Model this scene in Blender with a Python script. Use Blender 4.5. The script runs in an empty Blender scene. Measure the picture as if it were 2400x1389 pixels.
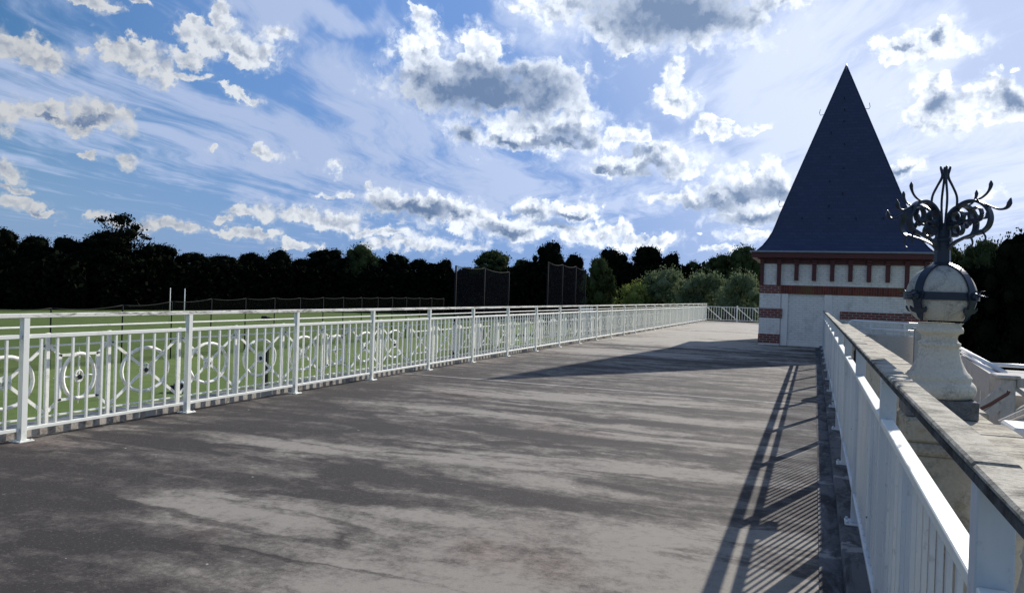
import bpy, math, random
import numpy as np
from mathutils import Matrix, Vector
PI = math.pi
sc = bpy.context.scene
C = sc.collection
# ------------------------------------------------------------------ camera
F_PX, CX, CY = 1800.0, 1200.0, 694.5
yaw = math.atan(709 / 1800); roll = 0.0325; pit = -math.atan(10.5 / 1800)
FW = np.array([-math.sin(yaw) * math.cos(pit), math.cos(yaw) * math.cos(pit), math.sin(pit)])
_r = np.array([math.cos(yaw), math.sin(yaw), 0.0]); _u = np.cross(_r, FW)
RT = _r * math.cos(roll) + _u * math.sin(roll); UP = -_r * math.sin(roll) + _u * math.cos(roll)
EYE = np.array([0, 0, 1.55])
cd = bpy.data.cameras.new('camera'); cam = bpy.data.objects.new('camera', cd); C.objects.link(cam)
cam.matrix_world = Matrix(((RT[0], UP[0], -FW[0], 0), (RT[1], UP[1], -FW[1], 0), (RT[2], UP[2], -FW[2], 1.55), (0, 0, 0, 1)))
cd.lens = 27.0; cd.sensor_width = 36; cd.clip_start = 0.05; cd.clip_end = 3000
sc.camera = cam
def ray(x, y): return FW + (x - CX) / F_PX * RT - (y - CY) / F_PX * UP
def dep(x, y, z): return EYE + ray(x, y) * z                       # a point seen at that pixel, z metres deep
def onY(x, y, Y): d = ray(x, y); return EYE + d * (Y / d[1])
def onZ(x, y, Z): d = ray(x, y); return EYE + d * ((Z - 1.55) / d[2])
def onX(x, y, X): d = ray(x, y); return EYE + d * (X / d[0])
# ------------------------------------------------------------------ sun
KX, KY = 0.60, 1.80                                                # shadow offset per metre of height
sun_dir = Vector((KX, KY, 1)).normalized()
sun_el = math.asin(sun_dir.z); sun_az = math.atan2(KX, KY)
sd = bpy.data.lights.new('sun', 'SUN'); sd.energy = 5.0; sd.angle = math.radians(0.5); sd.color = (1, .95, .87)
so = bpy.data.objects.new('sun', sd); C.objects.link(so)
so.rotation_euler = sun_dir.to_track_quat('Z', 'Y').to_euler()
sc.view_settings.view_transform = 'Standard'; sc.view_settings.look = 'None'
sc.view_settings.exposure = 0.35; sc.view_settings.gamma = 1

# ------------------------------------------------------------------ node helpers
class NT:
    def __init__(s, t): s.t = t; s.n = t.nodes; s.l = t.links
    def node(s, ty, **k):
        nd = s.n.new(ty)
        for a, b in k.items(): setattr(nd, a, b)
        return nd
    def put(s, sock, v):
        if isinstance(v, bpy.types.NodeSocket): s.l.new(v, sock)
        elif v is not None:
            try: sock.default_value = v
            except Exception: sock.default_value = tuple(v) + (1,)
    def m(s, op, a, b=None, c=None, clamp=False):
        nd = s.node('ShaderNodeMath', operation=op); nd.use_clamp = clamp
        for i, v in enumerate((a, b, c)):
            if v is not None: s.put(nd.inputs[i], v)
        return nd.outputs[0]
    def v(s, op, a, b=None, c=None):
        nd = s.node('ShaderNodeVectorMath', operation=op)
        for i, v in enumerate((a, b, c)):
            if v is not None: s.put(nd.inputs[i], v)
        return nd.outputs[1] if op in ('LENGTH', 'DOT_PRODUCT', 'DISTANCE') else nd.outputs[0]
    def scale(s, a, k):
        nd = s.node('ShaderNodeVectorMath', operation='SCALE'); s.put(nd.inputs[0], a); s.put(nd.inputs[3], k); return nd.outputs[0]
    def xyz(s, x, y, z):
        nd = s.node('ShaderNodeCombineXYZ')
        for i, v in enumerate((x, y, z)): s.put(nd.inputs[i], v)
        return nd.outputs[0]
    def sep(s, v): nd = s.node('ShaderNodeSeparateXYZ'); s.put(nd.inputs[0], v); return nd.outputs
    def noise(s, v, scale, detail=4, rough=.5, dist=0, out=0, dim='3D'):
        nd = s.node('ShaderNodeTexNoise', noise_dimensions=dim); s.put(nd.inputs['Vector'], v)
        nd.inputs['Scale'].default_value = scale; nd.inputs['Detail'].default_value = detail
        nd.inputs['Roughness'].default_value = rough; nd.inputs['Distortion'].default_value = dist
        return nd.outputs[out]
    def ss(s, v, a, b, lo=0.0, hi=1.0):
        nd = s.node('ShaderNodeMapRange', interpolation_type='SMOOTHSTEP')
        for i, x in enumerate((v, a, b, lo, hi)): s.put(nd.inputs[i], x)
        return nd.outputs[0]
    def mix(s, f, a, b, mode='MIX'):
        nd = s.node('ShaderNodeMix', data_type='RGBA', blend_type=mode)
        s.put(nd.inputs[0], f); s.put(nd.inputs[6], a if not isinstance(a, tuple) else a + (1,)); s.put(nd.inputs[7], b if not isinstance(b, tuple) else b + (1,))
        return nd.outputs[2]
def material(name, rough=.8, metal=0.0, spec=.3):
    m = bpy.data.materials.new(name); m.use_nodes = True
    nt = NT(m.node_tree); b = nt.n['Principled BSDF']
    b.inputs['Roughness'].default_value = rough; b.inputs['Metallic'].default_value = metal
    b.inputs['Specular IOR Level'].default_value = spec
    return m, nt, b
def objco(nt): return nt.node('ShaderNodeTexCoord').outputs['Object']
def bump(nt, b, h, strength, dist=.01):
    nd = nt.node('ShaderNodeBump'); nd.inputs['Strength'].default_value = strength; nd.inputs['Distance'].default_value = dist
    nt.l.new(h, nd.inputs['Height']); nt.l.new(nd.outputs[0], b.inputs['Normal'])
def ellipses(nt, P, blobs, smooth=.35):
    """smallest normalised distance to a set of ellipses, smoothly joined; blobs are (x, y, rx, ry)"""
    acc = None
    for (x, y, rx, ry) in blobs:
        q = nt.v('MULTIPLY_ADD', P, (1 / rx, 1 / ry, 0), (-x / rx, -y / ry, 0))
        L = nt.v('LENGTH', q)
        acc = L if acc is None else nt.m('SMOOTH_MIN', acc, L, smooth)
    return acc

# ------------------------------------------------------------------ world: Nishita sky with cloud layers by direction
def azel(x, y):
    d = ray(x, y); d = d / np.linalg.norm(d)
    return math.degrees(math.atan2(d[0], d[1])), math.degrees(math.asin(d[2]))
def skyblobs(lst):
    out = []
    for (x, y, rx, ry) in lst:
        a, e = azel(x, y); ca = max(.8, math.cos(math.radians(e)))
        k = 1 / (1 + ((x - CX) / 1800) ** 2)
        out.append((a, e, rx / 31.4 * k / ca, ry / 31.4 * math.sqrt(k)))
    return out
BG = 0.1
CUM = [  # cumulus, by pixel
 (60,118,95,36),(120,130,40,26),(15,95,50,22),(180,0,75,16),(320,0,22,8),
 (300,118,80,22),(360,150,70,22),(420,180,60,14),(450,140,35,24),(250,105,40,10),
 (470,60,50,28),(540,100,85,36),(600,120,60,36),(520,30,25,24),(570,140,40,16),(640,75,28,16),(450,30,20,10),
 (555,222,42,10),(20,275,45,36),(110,270,70,20),(240,280,70,26),(200,300,80,16),(290,270,30,20),
 (15,390,35,24),(290,372,26,15),(620,362,40,16),(210,360,18,10),(505,345,18,8),(790,392,32,10),
 (40,475,60,20),(90,500,45,8),(20,435,60,8),
 (975,110,55,40),(985,60,30,36),(967,18,10,22),(1010,150,60,26),(1130,110,55,36),(1120,160,110,34),(1230,170,70,30),
 (1100,200,170,45),(1280,210,90,50),(1350,270,48,55),(1150,240,130,36),(1250,300,140,45),(1110,320,40,34),(1370,320,35,34),(1190,335,60,18),(1300,340,80,16),
 (1560,30,170,75),(1650,60,140,55),(1500,90,60,40),(1340,20,90,32),(1260,10,60,22),(1420,60,70,30),(1780,10,80,22),(1760,55,45,40),(1840,0,50,10),(1475,118,32,16),
 (1585,215,36,40),(1575,165,22,26),(1560,220,26,26),(1600,238,34,18),(1575,255,14,12),
 (1660,300,32,20),(1690,320,18,18),(1755,305,46,14),(1690,288,22,8),
 (1440,375,55,24),(1540,375,90,34),(1600,400,60,24),(1460,315,48,20),(1500,320,22,14),(1410,400,30,10),
 (1750,425,80,28),(1800,415,55,28),(1700,460,110,24),(1820,450,60,26),(1600,468,80,16),(1760,500,110,30),(1600,520,0.1,0.1),
 (980,485,120,26),(900,470,45,24),(1060,490,60,26),(880,440,18,14),(1090,500,35,20),
 (620,495,45,24),(700,505,70,22),(790,520,80,22),(860,540,60,14),(930,545,50,12),(560,500,30,12),
 (410,525,55,17),(520,522,24,10),(580,552,75,13),(690,578,50,10),(330,520,60,14),(250,515,40,12),
 (1020,565,60,22),(1100,575,40,12),(950,575,90,14),(870,585,60,12),
 (1160,530,90,28),(1260,500,60,26),(1240,480,35,20),(1340,490,50,20),(1320,540,90,22),(1210,550,90,18),(1420,545,60,16),(1390,560,60,16),(1510,565,70,18),(1450,575,60,12),(1180,575,0.1,0.1),
 (760,448,26,8),(812,450,18,10),(1410,488,10,4),
 (1760,560,60,14),(1690,590,60,8),(1640,548,8,5),
 (2170,110,115,30),(2215,90,50,30),(2100,110,50,28),(2150,135,90,14),
 (2180,205,36,36),(2220,185,25,12),(2200,245,80,40),(2320,220,90,30),(2230,290,70,20),(2150,280,50,24),(2380,250,60,40),(2330,280,80,20),
 (2115,395,38,22),(2090,405,25,12),(2310,445,30,12),(2352,165,8,5),(2390,165,12,8)]
DARK = [
 (1160,205,190,48),(1560,20,180,70),(1330,320,60,20),
 (1120,225,170,42),(1010,185,80,18),(1230,240,70,34),(1100,320,28,28),(1300,332,85,13),(1200,335,40,10),
 (1590,20,140,60),(1640,50,110,30),(1500,40,40,40),
 (970,493,110,15),(1060,505,40,9),(1180,545,60,12),(1290,525,50,10),
 (1440,395,50,10),(1530,400,60,20),(1490,358,35,10),
 (1760,450,80,18),(1660,480,80,14),(1770,515,90,16),(1230,500,40,10),(1340,500,30,6),
 (2200,250,44,20),(2370,235,40,20),(2200,95,18,14),(2115,120,16,8),(2100,405,22,10),
 (120,284,40,6),(215,292,40,8)]
w = bpy.data.worlds.new('World'); sc.world = w; w.use_nodes = True
w.cycles.sampling_method = 'MANUAL'; w.cycles.sample_map_resolution = 512
nt = NT(w.node_tree); nt.n.clear()
wout = nt.node('ShaderNodeOutputWorld'); bgn = nt.node('ShaderNodeBackground'); bgn.inputs['Strength'].default_value = BG
nt.l.new(bgn.outputs[0], wout.inputs[0])
sky = nt.node('ShaderNodeTexSky', sky_type='NISHITA'); sky.sun_disc = False; sky.sun_elevation = sun_el; sky.sun_rotation = sun_az
sky.air_density = 1.0; sky.dust_density = 0.6; sky.ozone_density = 3.0
hs = nt.node('ShaderNodeHueSaturation'); hs.inputs['Saturation'].default_value = 1.35; hs.inputs['Value'].default_value = .62
nt.l.new(sky.outputs[0], hs.inputs['Color'])
D = nt.node('ShaderNodeTexCoord').outputs['Generated']
dx, dy, dz = nt.sep(D)
sunprox = nt.v('DOT_PRODUCT', D, tuple(sun_dir))
skyc = nt.mix(nt.ss(sunprox, .15, .80), hs.outputs[0], (1.4, 2.65, 5.6))
AZ = nt.m('MULTIPLY', nt.m('ARCTAN2', dx, dy), 180 / PI)
EL = nt.m('MULTIPLY', nt.m('ARCSINE', dz), 180 / PI)
P = nt.xyz(AZ, EL, 0.0)
# cirrus in the plane of a high layer, streaks along one compass direction
zz = nt.m('MAXIMUM', dz, .03)
sx, sy = nt.m('DIVIDE', dx, zz), nt.m('DIVIDE', dy, zz)
ca = math.radians(azel(1330, 650)[0])
su = nt.m('SUBTRACT', nt.m('MULTIPLY', sx, math.cos(ca)), nt.m('MULTIPLY', sy, math.sin(ca)))
sv = nt.m('ADD', nt.m('MULTIPLY', sx, math.sin(ca)), nt.m('MULTIPLY', sy, math.cos(ca)))
glow = nt.ss(sunprox, .55, .98)
wob = nt.noise(nt.xyz(su, sv, 3.0), .5, 3, .5, dim='2D')
su2 = nt.m('ADD', su, nt.m('MULTIPLY', wob, .9))
streak = nt.noise(nt.xyz(nt.m('MULTIPLY', su2, 1.0), nt.m('MULTIPLY', sv, .16), 0.0), 2.3, 8, .66, dim='2D')
broad = nt.noise(nt.xyz(su2, nt.m('MULTIPLY', sv, .45), 7.0), .8, 5, .6, dim='2D')
CIR = skyblobs([(650,330,560,110),(250,250,420,110),(1000,410,620,90),(860,250,230,120),(1500,430,500,90),(1250,120,160,120),(1950,230,330,230),(2330,380,260,160),(1830,150,160,160),(2150,60,160,60),(720,40,260,60),(60,180,160,60)])
Pw = nt.v('ADD', P, nt.scale(nt.v('SUBTRACT', nt.noise(P, .12, 4, .6, out=1, dim='2D'), (.5, .5, .5)), 9))
cmask = nt.ss(ellipses(nt, Pw, CIR, .3), 1.45, .35)
cmask = nt.m('MAXIMUM', cmask, nt.ss(nt.m('ABSOLUTE', nt.m('ADD', AZ, 20)), 50, 75, 0, .55))  # unseen cirrus added outside the view to make the fill light less blue
cir = nt.m('ADD', nt.m('MULTIPLY', nt.m('SUBTRACT', nt.m('MULTIPLY', streak, 1.45), .22), .66), nt.m('MULTIPLY', broad, .34))
cir = nt.ss(nt.m('ADD', cir, nt.m('MULTIPLY', cmask, .30)), .53, .86)
cir = nt.m('MULTIPLY', nt.m('MULTIPLY', cir, nt.m('SUBTRACT', .90, nt.m('MULTIPLY', glow, .22))), nt.ss(EL, -1, 5))
low = nt.m('MULTIPLY', nt.ss(EL, 15, 0), .75)          # thin milky layer near the horizon
W = 8.0
cirC = nt.mix(glow, (W * .44, W * .54, W * .77), (W * .72, W * .83, W * 1.08))
c1 = nt.mix(low, skyc, nt.mix(glow, (W * .20, W * .345, W * .64), (W * .42, W * .56, W * .86)))
c1 = nt.mix(cir, c1, cirC)
# forward-scattered light round the hidden sun
c1 = nt.mix(nt.m('MULTIPLY', nt.ss(sunprox, .74, .98), .40), c1, (W * 1.1, W * 1.14, W * 1.25))
# cumulus
def voro(vec, scale, detail=2):
    nd = nt.node('ShaderNodeTexVoronoi', feature='SMOOTH_F1', voronoi_dimensions='2D'); nd.inputs['Scale'].default_value = scale; nd.inputs['Detail'].default_value = detail
    nd.inputs['Roughness'].default_value = .55; nd.inputs['Smoothness'].default_value = .6; nt.put(nd.inputs['Vector'], vec); return nd.outputs['Distance']
wv = nt.v('SUBTRACT', nt.noise(P, .30, 5, .6, out=1, dim='2D'), (.5, .5, .5))
wv2 = nt.v('SUBTRACT', nt.noise(P, 1.6, 4, .6, out=1, dim='2D'), (.5, .5, .5))
Pc = nt.v('ADD', nt.v('ADD', P, nt.scale(wv, 3.0)), nt.scale(wv2, .38))
L = ellipses(nt, Pc, skyblobs([(b[0], b[1], b[2] * 1.1, b[3] * 1.12) for b in CUM if b[2] > 1]), .22)
Pv = nt.v('ADD', P, nt.scale(wv2, .9))
vb = voro(Pv, .75); vb2 = voro(nt.v('ADD', Pv, (.28, .34, 0)), .75)
fb = nt.noise(P, .8, 8, .54, dim='2D')
dens = nt.m('SUBTRACT', nt.m('ADD', nt.m('ADD', 1.20, nt.m('MULTIPLY', nt.m('SUBTRACT', fb, .5), .9)), nt.m('MULTIPLY', nt.m('SUBTRACT', .45, vb), .55)), L)
alpha = nt.m('MULTIPLY', nt.ss(dens, -.10, nt.m('ADD', .26, nt.m('MULTIPLY', nt.ss(nt.noise(P, .2, 2, .5, dim='2D'), .42, .62), .35))), .97)
relief = nt.m('MULTIPLY', nt.m('SUBTRACT', vb2, vb), 1.0)
relief = nt.m('ADD', relief, nt.m('MULTIPLY', nt.m('SUBTRACT', fb, .5), .5))
Pd = nt.v('ADD', nt.v('ADD', P, nt.scale(wv, 2.6)), nt.scale(wv2, .8))
dk = nt.ss(ellipses(nt, Pd, skyblobs([(b[0], b[1], b[2] * 1.12, b[3] * 1.2) for b in DARK]), .4), 1.55, .25)
thick = nt.ss(dens, .10, .9)
soft = nt.m('SUBTRACT', nt.m('MULTIPLY', thick, .30), nt.m('MULTIPLY', relief, .80), clamp=True)
dark = nt.m('ADD', nt.m('MULTIPLY', dk, nt.m('ADD', .68, nt.m('MULTIPLY', thick, .30))), nt.m('MULTIPLY', soft, nt.m('SUBTRACT', 1.0, nt.m('MULTIPLY', dk, .8))), clamp=True)
alpha = nt.m('MAXIMUM', alpha, nt.m('MULTIPLY', nt.ss(dens, -.50, .12), nt.ss(nt.noise(Pc, .55, 6, .62, dim='2D'), .40, .70, 0, .62)))
litc = nt.mix(nt.ss(sunprox, .35, .80), (W * .60, W * .62, W * .64), (W * 1.05, W * 1.12, W * 1.22))
drk = nt.mix(glow, (W * .125, W * .20, W * .35), (W * .21, W * .30, W * .47))
cc = nt.mix(dark, litc, drk)
full = nt.mix(alpha, c1, cc)
below = nt.ss(dz, -.02, 0.0)
nt.l.new(nt.mix(below, (1.2, 1.3, 1.0), full), bgn.inputs['Color'])

# ------------------------------------------------------------------ mesh helpers
class MB:
    def __init__(s): s.v = []; s.f = []; s.sm = []
    def add(s, vs, fs, smooth=False):
        o = len(s.v); s.v += [tuple(map(float, p)) for p in vs]; s.f += [tuple(o + i for i in f) for f in fs]; s.sm += [smooth] * len(fs); return s
    def box(s, x0, x1, y0, y1, z0, z1):
        vs = [(x, y, z) for z in (z0, z1) for y in (y0, y1) for x in (x0, x1)]
        return s.add(vs, [(0, 2, 3, 1), (4, 5, 7, 6), (0, 1, 5, 4), (2, 6, 7, 3), (0, 4, 6, 2), (1, 3, 7, 5)])
    def bbox(s, x0, x1, y0, y1, z0, z1, c=.004):
        """box with chamfered edges"""
        X = (x0, x1); Y = (y0, y1); Z = (z0, z1); vs = []; idx = {}
        for i in (0, 1):
            for j in (0, 1):
                for k in (0, 1):
                    p = (X[i], Y[j], Z[k]); sg = (1 - 2 * i, 1 - 2 * j, 1 - 2 * k)
                    for a in range(3):
                        q = [p[t] + (sg[t] * c if t != a else 0) for t in range(3)]
                        idx[i, j, k, a] = len(vs); vs.append(q)
        fs = []
        for a in range(3):
            b, d = (a + 1) % 3, (a + 2) % 3
            for e in (0, 1):
                def I(u, v):
                    t = [0, 0, 0]; t[a] = e; t[b] = u; t[d] = v; return idx[t[0], t[1], t[2], a]
                q = [I(0, 0), I(1, 0), I(1, 1), I(0, 1)]
                fs.append(q if e else q[::-1])
            for u in (0, 1):
                for v in (0, 1):
                    def J(e, w):
                        t = [0, 0, 0]; t[a] = e; t[b] = u; t[d] = v; return idx[t[0], t[1], t[2], w]
                    q = [J(0, b), J(1, b), J(1, d), J(0, d)]
                    fs.append(q if (u + v) % 2 == 0 else q[::-1])
        for i in (0, 1):
            for j in (0, 1):
                for k in (0, 1):
                    q = [idx[i, j, k, a] for a in range(3)]
                    fs.append(q if (i + j + k) % 2 else q[::-1])
        return s.add(vs, fs)
    def bar(s, p, q, w, h=None, up=(0, 0, 1)):
        """straight bar of rectangular section from p to q (w across, h along 'up')"""
        h = h or w; p, q = Vector(p), Vector(q); d = (q - p).normalized(); u = Vector(up)
        if abs(d.dot(u)) > .99: u = Vector((0, 1, 0))
        a = d.cross(u).normalized(); b = a.cross(d)
        vs = [c + a * (i * w / 2) + b * (j * h / 2) for c in (p, q) for i, j in ((-1, -1), (1, -1), (1, 1), (-1, 1))]
        return s.add(vs, [(3, 2, 1, 0), (4, 5, 6, 7), (0, 1, 5, 4), (1, 2, 6, 5), (2, 3, 7, 6), (3, 0, 4, 7)])
    def tube(s, pts, r, n=8, cap=True):
        pts = [Vector(p) for p in pts]; rs = r if isinstance(r, (list, tuple)) else [r] * len(pts)
        vs = []; fs = []; ref = None
        for i, p in enumerate(pts):
            d = (pts[min(i + 1, len(pts) - 1)] - pts[max(i - 1, 0)]).normalized()
            if ref is None: ref = Vector((0, 0, 1)) if abs(d.z) < .9 else Vector((1, 0, 0))
            a = d.cross(ref).normalized(); ref = a.cross(d) if a.length > 0 else ref; b = ref.normalized()
            for k in range(n):
                t = 2 * PI * k / n; vs.append(p + (a * math.cos(t) + b * math.sin(t)) * rs[i])
        for i in range(len(pts) - 1):
            for k in range(n):
                k2 = (k + 1) % n; fs.append((i * n + k, i * n + k2, (i + 1) * n + k2, (i + 1) * n + k))
        if cap: fs += [tuple(range(n))[::-1], tuple((len(pts) - 1) * n + k for k in range(n))]
        return s.add(vs, fs, True)
    def lathe(s, prof, n=32, c=(0, 0), smooth=True):
        vs = []; fs = []
        for (r, z) in prof:
            for k in range(n):
                t = 2 * PI * k / n; vs.append((c[0] + r * math.cos(t), c[1] + r * math.sin(t), z))
        for i in range(len(prof) - 1):
            for k in range(n):
                k2 = (k + 1) % n; fs.append((i * n + k, i * n + k2, (i + 1) * n + k2, (i + 1) * n + k))
        fs += [tuple(range(n))[::-1], tuple((len(prof) - 1) * n + k for k in range(n))]
        return s.add(vs, fs, smooth)
    def build(s, name, mat, parent=None, at=None):
        """link as one mesh object; coordinates given in the world, stored relative to the parent or to 'at'"""
        o_ = parent_origin(parent) if parent else Vector(at or (0, 0, 0))
        me = bpy.data.meshes.new(name); me.from_pydata([(x - o_.x, y - o_.y, z - o_.z) for x, y, z in s.v], [], s.f); me.update()
        me.polygons.foreach_set('use_smooth', s.sm)
        me.materials.append(mat)
        o = bpy.data.objects.new(name, me); C.objects.link(o)
        if parent: o.parent = parent
        else: o.location = o_
        return o
def parent_origin(p):
    v = Vector((0, 0, 0))
    while p: v += Vector(p.location); p = p.parent
    return v
def tag(o, label=None, cat=None, group=None, kind=None):
    for k, v in (('label', label), ('category', cat), ('group', group), ('kind', kind)):
        if v: o[k] = v
    return o
def thing(name, label, cat, loc=(0, 0, 0), group=None):
    o = bpy.data.objects.new(name, None); C.objects.link(o); o.location = loc; o.empty_display_size = .2
    return tag(o, label, cat, group)
def copy_tree(o, parent=None):
    c = o.copy(); C.objects.link(c); c.parent = parent
    for ch in [x for x in list(C.objects) if x.parent == o]: copy_tree(ch, c)
    return c
def fast_mesh(name, V, Q):
    me = bpy.data.meshes.new(name); V = np.asarray(V, np.float32); Q = np.asarray(Q, np.int32); k = Q.shape[1]
    me.vertices.add(len(V)); me.vertices.foreach_set('co', V.ravel())
    me.loops.add(Q.size); me.loops.foreach_set('vertex_index', Q.ravel())
    me.polygons.add(len(Q)); me.polygons.foreach_set('loop_start', np.arange(0, Q.size, k, dtype=np.int32))
    me.polygons.foreach_set('loop_total', np.full(len(Q), k, np.int32)); me.update(calc_edges=True); me.validate()
    return me

# ------------------------------------------------------------------ materials
def mat_paint(name, col, dirt, amt=.5, rough=.45, scale=5, streak=(1, 1, 1)):
    m, nt, b = material(name, rough)
    p = nt.v('MULTIPLY', objco(nt), streak)
    n = nt.noise(p, scale, 8, .65); n2 = nt.noise(p, scale * 9, 4, .6)
    f = nt.ss(nt.m('ADD', nt.m('MULTIPLY', n, .7), nt.m('MULTIPLY', n2, .3)), .5, .72, 0, amt)
    nt.l.new(nt.mix(f, col, dirt), b.inputs['Base Color'])
    bump(nt, b, n2, .15, .002)
    return m
M_white = mat_paint('white_painted_steel', (.78, .785, .71), (.42, .42, .38), .5, .42, 4)
def mat_panel():
    m, nt, b = material('white_painted_panel', .4); p = objco(nt)
    n = nt.noise(nt.v('MULTIPLY', p, (1, 1, .12)), 3, 7, .6); n2 = nt.noise(p, 26, 4, .6)
    c = nt.mix(nt.ss(n, .40, .66), (.60, .62, .62), (.45, .51, .57))
    c = nt.mix(nt.ss(n2, .60, .72, 0, .4), c, (.25, .25, .24))
    vo = nt.node('ShaderNodeTexVoronoi'); vo.inputs['Scale'].default_value = 7; nt.put(vo.inputs['Vector'], nt.v('MULTIPLY', p, (0, 1, 1)))
    vr = nt.sep(vo.outputs['Color'])[0]
    c = nt.mix(nt.m('MULTIPLY', nt.ss(vo.outputs['Distance'], .075, .05), nt.m('GREATER_THAN', vr, .45)), c, (.02, .02, .02))
    nt.l.new(c, b.inputs['Base Color']); bump(nt, b, n2, .12, .002)
    return m
M_blue = mat_panel()
def mat_railtop():
    m, nt, b = material('weathered_white_rail', .7); p = nt.v('MULTIPLY', objco(nt), (8, 1, 8))
    n = nt.noise(p, 2.6, 8, .7); n2 = nt.noise(p, 11, 5, .7)
    c = nt.mix(nt.ss(nt.m('ADD', nt.m('MULTIPLY', n, .6), nt.m('MULTIPLY', n2, .4)), .47, .60), (.70, .69, .62), (.13, .13, .10))
    nt.l.new(c, b.inputs['Base Color']); bump(nt, b, n2, .3, .003); return m
M_rail = mat_railtop()
M_cream = mat_paint('cream_painted_iron', (.84, .83, .76), (.22, .20, .15), .6, .55, 7)
M_rusthub = mat_paint('dark_iron', (.035, .033, .035), (.10, .05, .03), .6, .6, 20)
M_navy = mat_paint('dark_blue_ironwork', (.020, .030, .050), (.035, .04, .045), .5, .38, 14)
M_black = mat_paint('black_plastic', (.012, .012, .014), (.03, .03, .03), .4, .4, 10)
M_timber = mat_paint('dark_red_timber', (.085, .026, .028), (.045, .02, .022), .7, .55, 6)
M_gutter = mat_paint('grey_gutter', (.22, .24, .28), (.1, .1, .1), .5, .4, 8)
M_pole = mat_paint('white_pole', (.75, .75, .72), (.4, .4, .4), .3, .5, 2)
M_dpole = mat_paint('dark_net_pole', (.006, .007, .010), (.01, .01, .012), .4, .95, 2)
M_pipe = mat_paint('white_handrail_pipe', (.68, .69, .70), (.35, .35, .33), .5, .4, 6)
M_bark = mat_paint('bark', (.035, .028, .02), (.015, .012, .01), .7, .9, 4)

# stone: weathered, lichen, staining
def mat_stone(name, col, dark, lich, scale=3, f0=(.48, .66), rough=.9, sp=(1, 1, 1)):
    m, nt, b = material(name, rough, spec=.2); p = nt.v('MULTIPLY', objco(nt), sp)
    n = nt.noise(p, scale, 9, .68, .4); n2 = nt.noise(p, scale * 14, 5, .7); n3 = nt.noise(nt.v('ADD', p, (9, 3, 1)), scale * 1.7, 6, .6)
    c = nt.mix(nt.ss(nt.m('ADD', nt.m('MULTIPLY', n, .75), nt.m('MULTIPLY', n2, .25)), f0[0], f0[1]), col, dark)
    c = nt.mix(nt.ss(n3, .60, .70, 0, .55), c, lich)
    c = nt.mix(nt.m('MULTIPLY', nt.ss(n2, .3, .7), .35), c, nt.mix(.5, c, (.03, .03, .03)))
    nt.l.new(c, b.inputs['Base Color']); bump(nt, b, nt.m('ADD', n2, n), .5, .006)
    return m
M_cope = mat_stone('weathered_coping_stone', (.50, .45, .35), (.11, .095, .075), (.42, .28, .12), 5, (.42, .62), sp=(1, 1.5, 1))
M_slab = mat_stone('weathered_rail_slab', (.47, .43, .35), (.10, .09, .07), (.32, .27, .18), 6, (.42, .62), sp=(1.2, 1.5, 2))
M_edge = mat_stone('mossy_dark_edge', (.10, .10, .10), (.025, .025, .025), (.07, .075, .05), 5, (.4, .6))
M_finial = mat_stone('painted_finial_stone', (.68, .62, .52), (.28, .26, .23), (.50, .44, .32), 6, (.50, .72))
M_ball = mat_stone('weathered_ball_stone', (.50, .48, .43), (.20, .195, .185), (.50, .48, .38), 9, (.46, .66))
M_plinth = mat_stone('grey_plinth_stone', (.20, .195, .19), (.09, .09, .09), (.2, .2, .17), 7, (.45, .65))
M_balus = mat_stone('cream_baluster_stone', (.52, .48, .40), (.22, .20, .17), (.40, .34, .22), 5, (.5, .72))
M_conc = mat_stone('grey_render', (.46, .44, .41), (.26, .25, .23), (.32, .30, .26), 2.5, (.5, .72), sp=(1, 1, .5))
def mat_gut():
    m, nt, b = material('mossy_shaded_strip', .85); p = nt.v('MULTIPLY', objco(nt), (2, .6, 1)); y = nt.sep(objco(nt))[1]
    n = nt.noise(p, 3, 9, .7, .5); n2 = nt.noise(objco(nt), 30, 5, .7); n3 = nt.noise(objco(nt), 7, 6, .7)
    c = nt.mix(nt.ss(n, .40, .62), (.11, .11, .115), (.016, .016, .018))  # near-black tone puts the balustrade's shade into the colour, besides moss
    ph = nt.m('ABSOLUTE', nt.m('SUBTRACT', nt.m('MODULO', nt.m('ADD', y, 21.44 + 1.02), 2.04), 1.02))
    c = nt.mix(nt.m('MULTIPLY', nt.ss(nt.m('ADD', ph, nt.m('MULTIPLY', nt.m('SUBTRACT', n3, .2), .9)), .34, .22), .7), c, (.30, .30, .29))
    c = nt.mix(nt.ss(nt.noise(objco(nt), 9, 6, .7), .60, .68, 0, .6), c, (.24, .24, .22))
    nt.l.new(c, b.inputs['Base Color']); bump(nt, b, nt.m('ADD', n2, n), .7, .01)
    return m
M_gut = mat_gut()
M_gut_old = mat_stone('mossy_shaded_strip', (.085, .085, .09), (.02, .02, .022), (.05, .055, .04), 3, (.38, .58), sp=(2, .6, 1))
M_fascia = mat_stone('terrace_edge_concrete', (.50, .46, .40), (.16, .13, .11), (.28, .22, .16), 4, (.45, .65))

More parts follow.
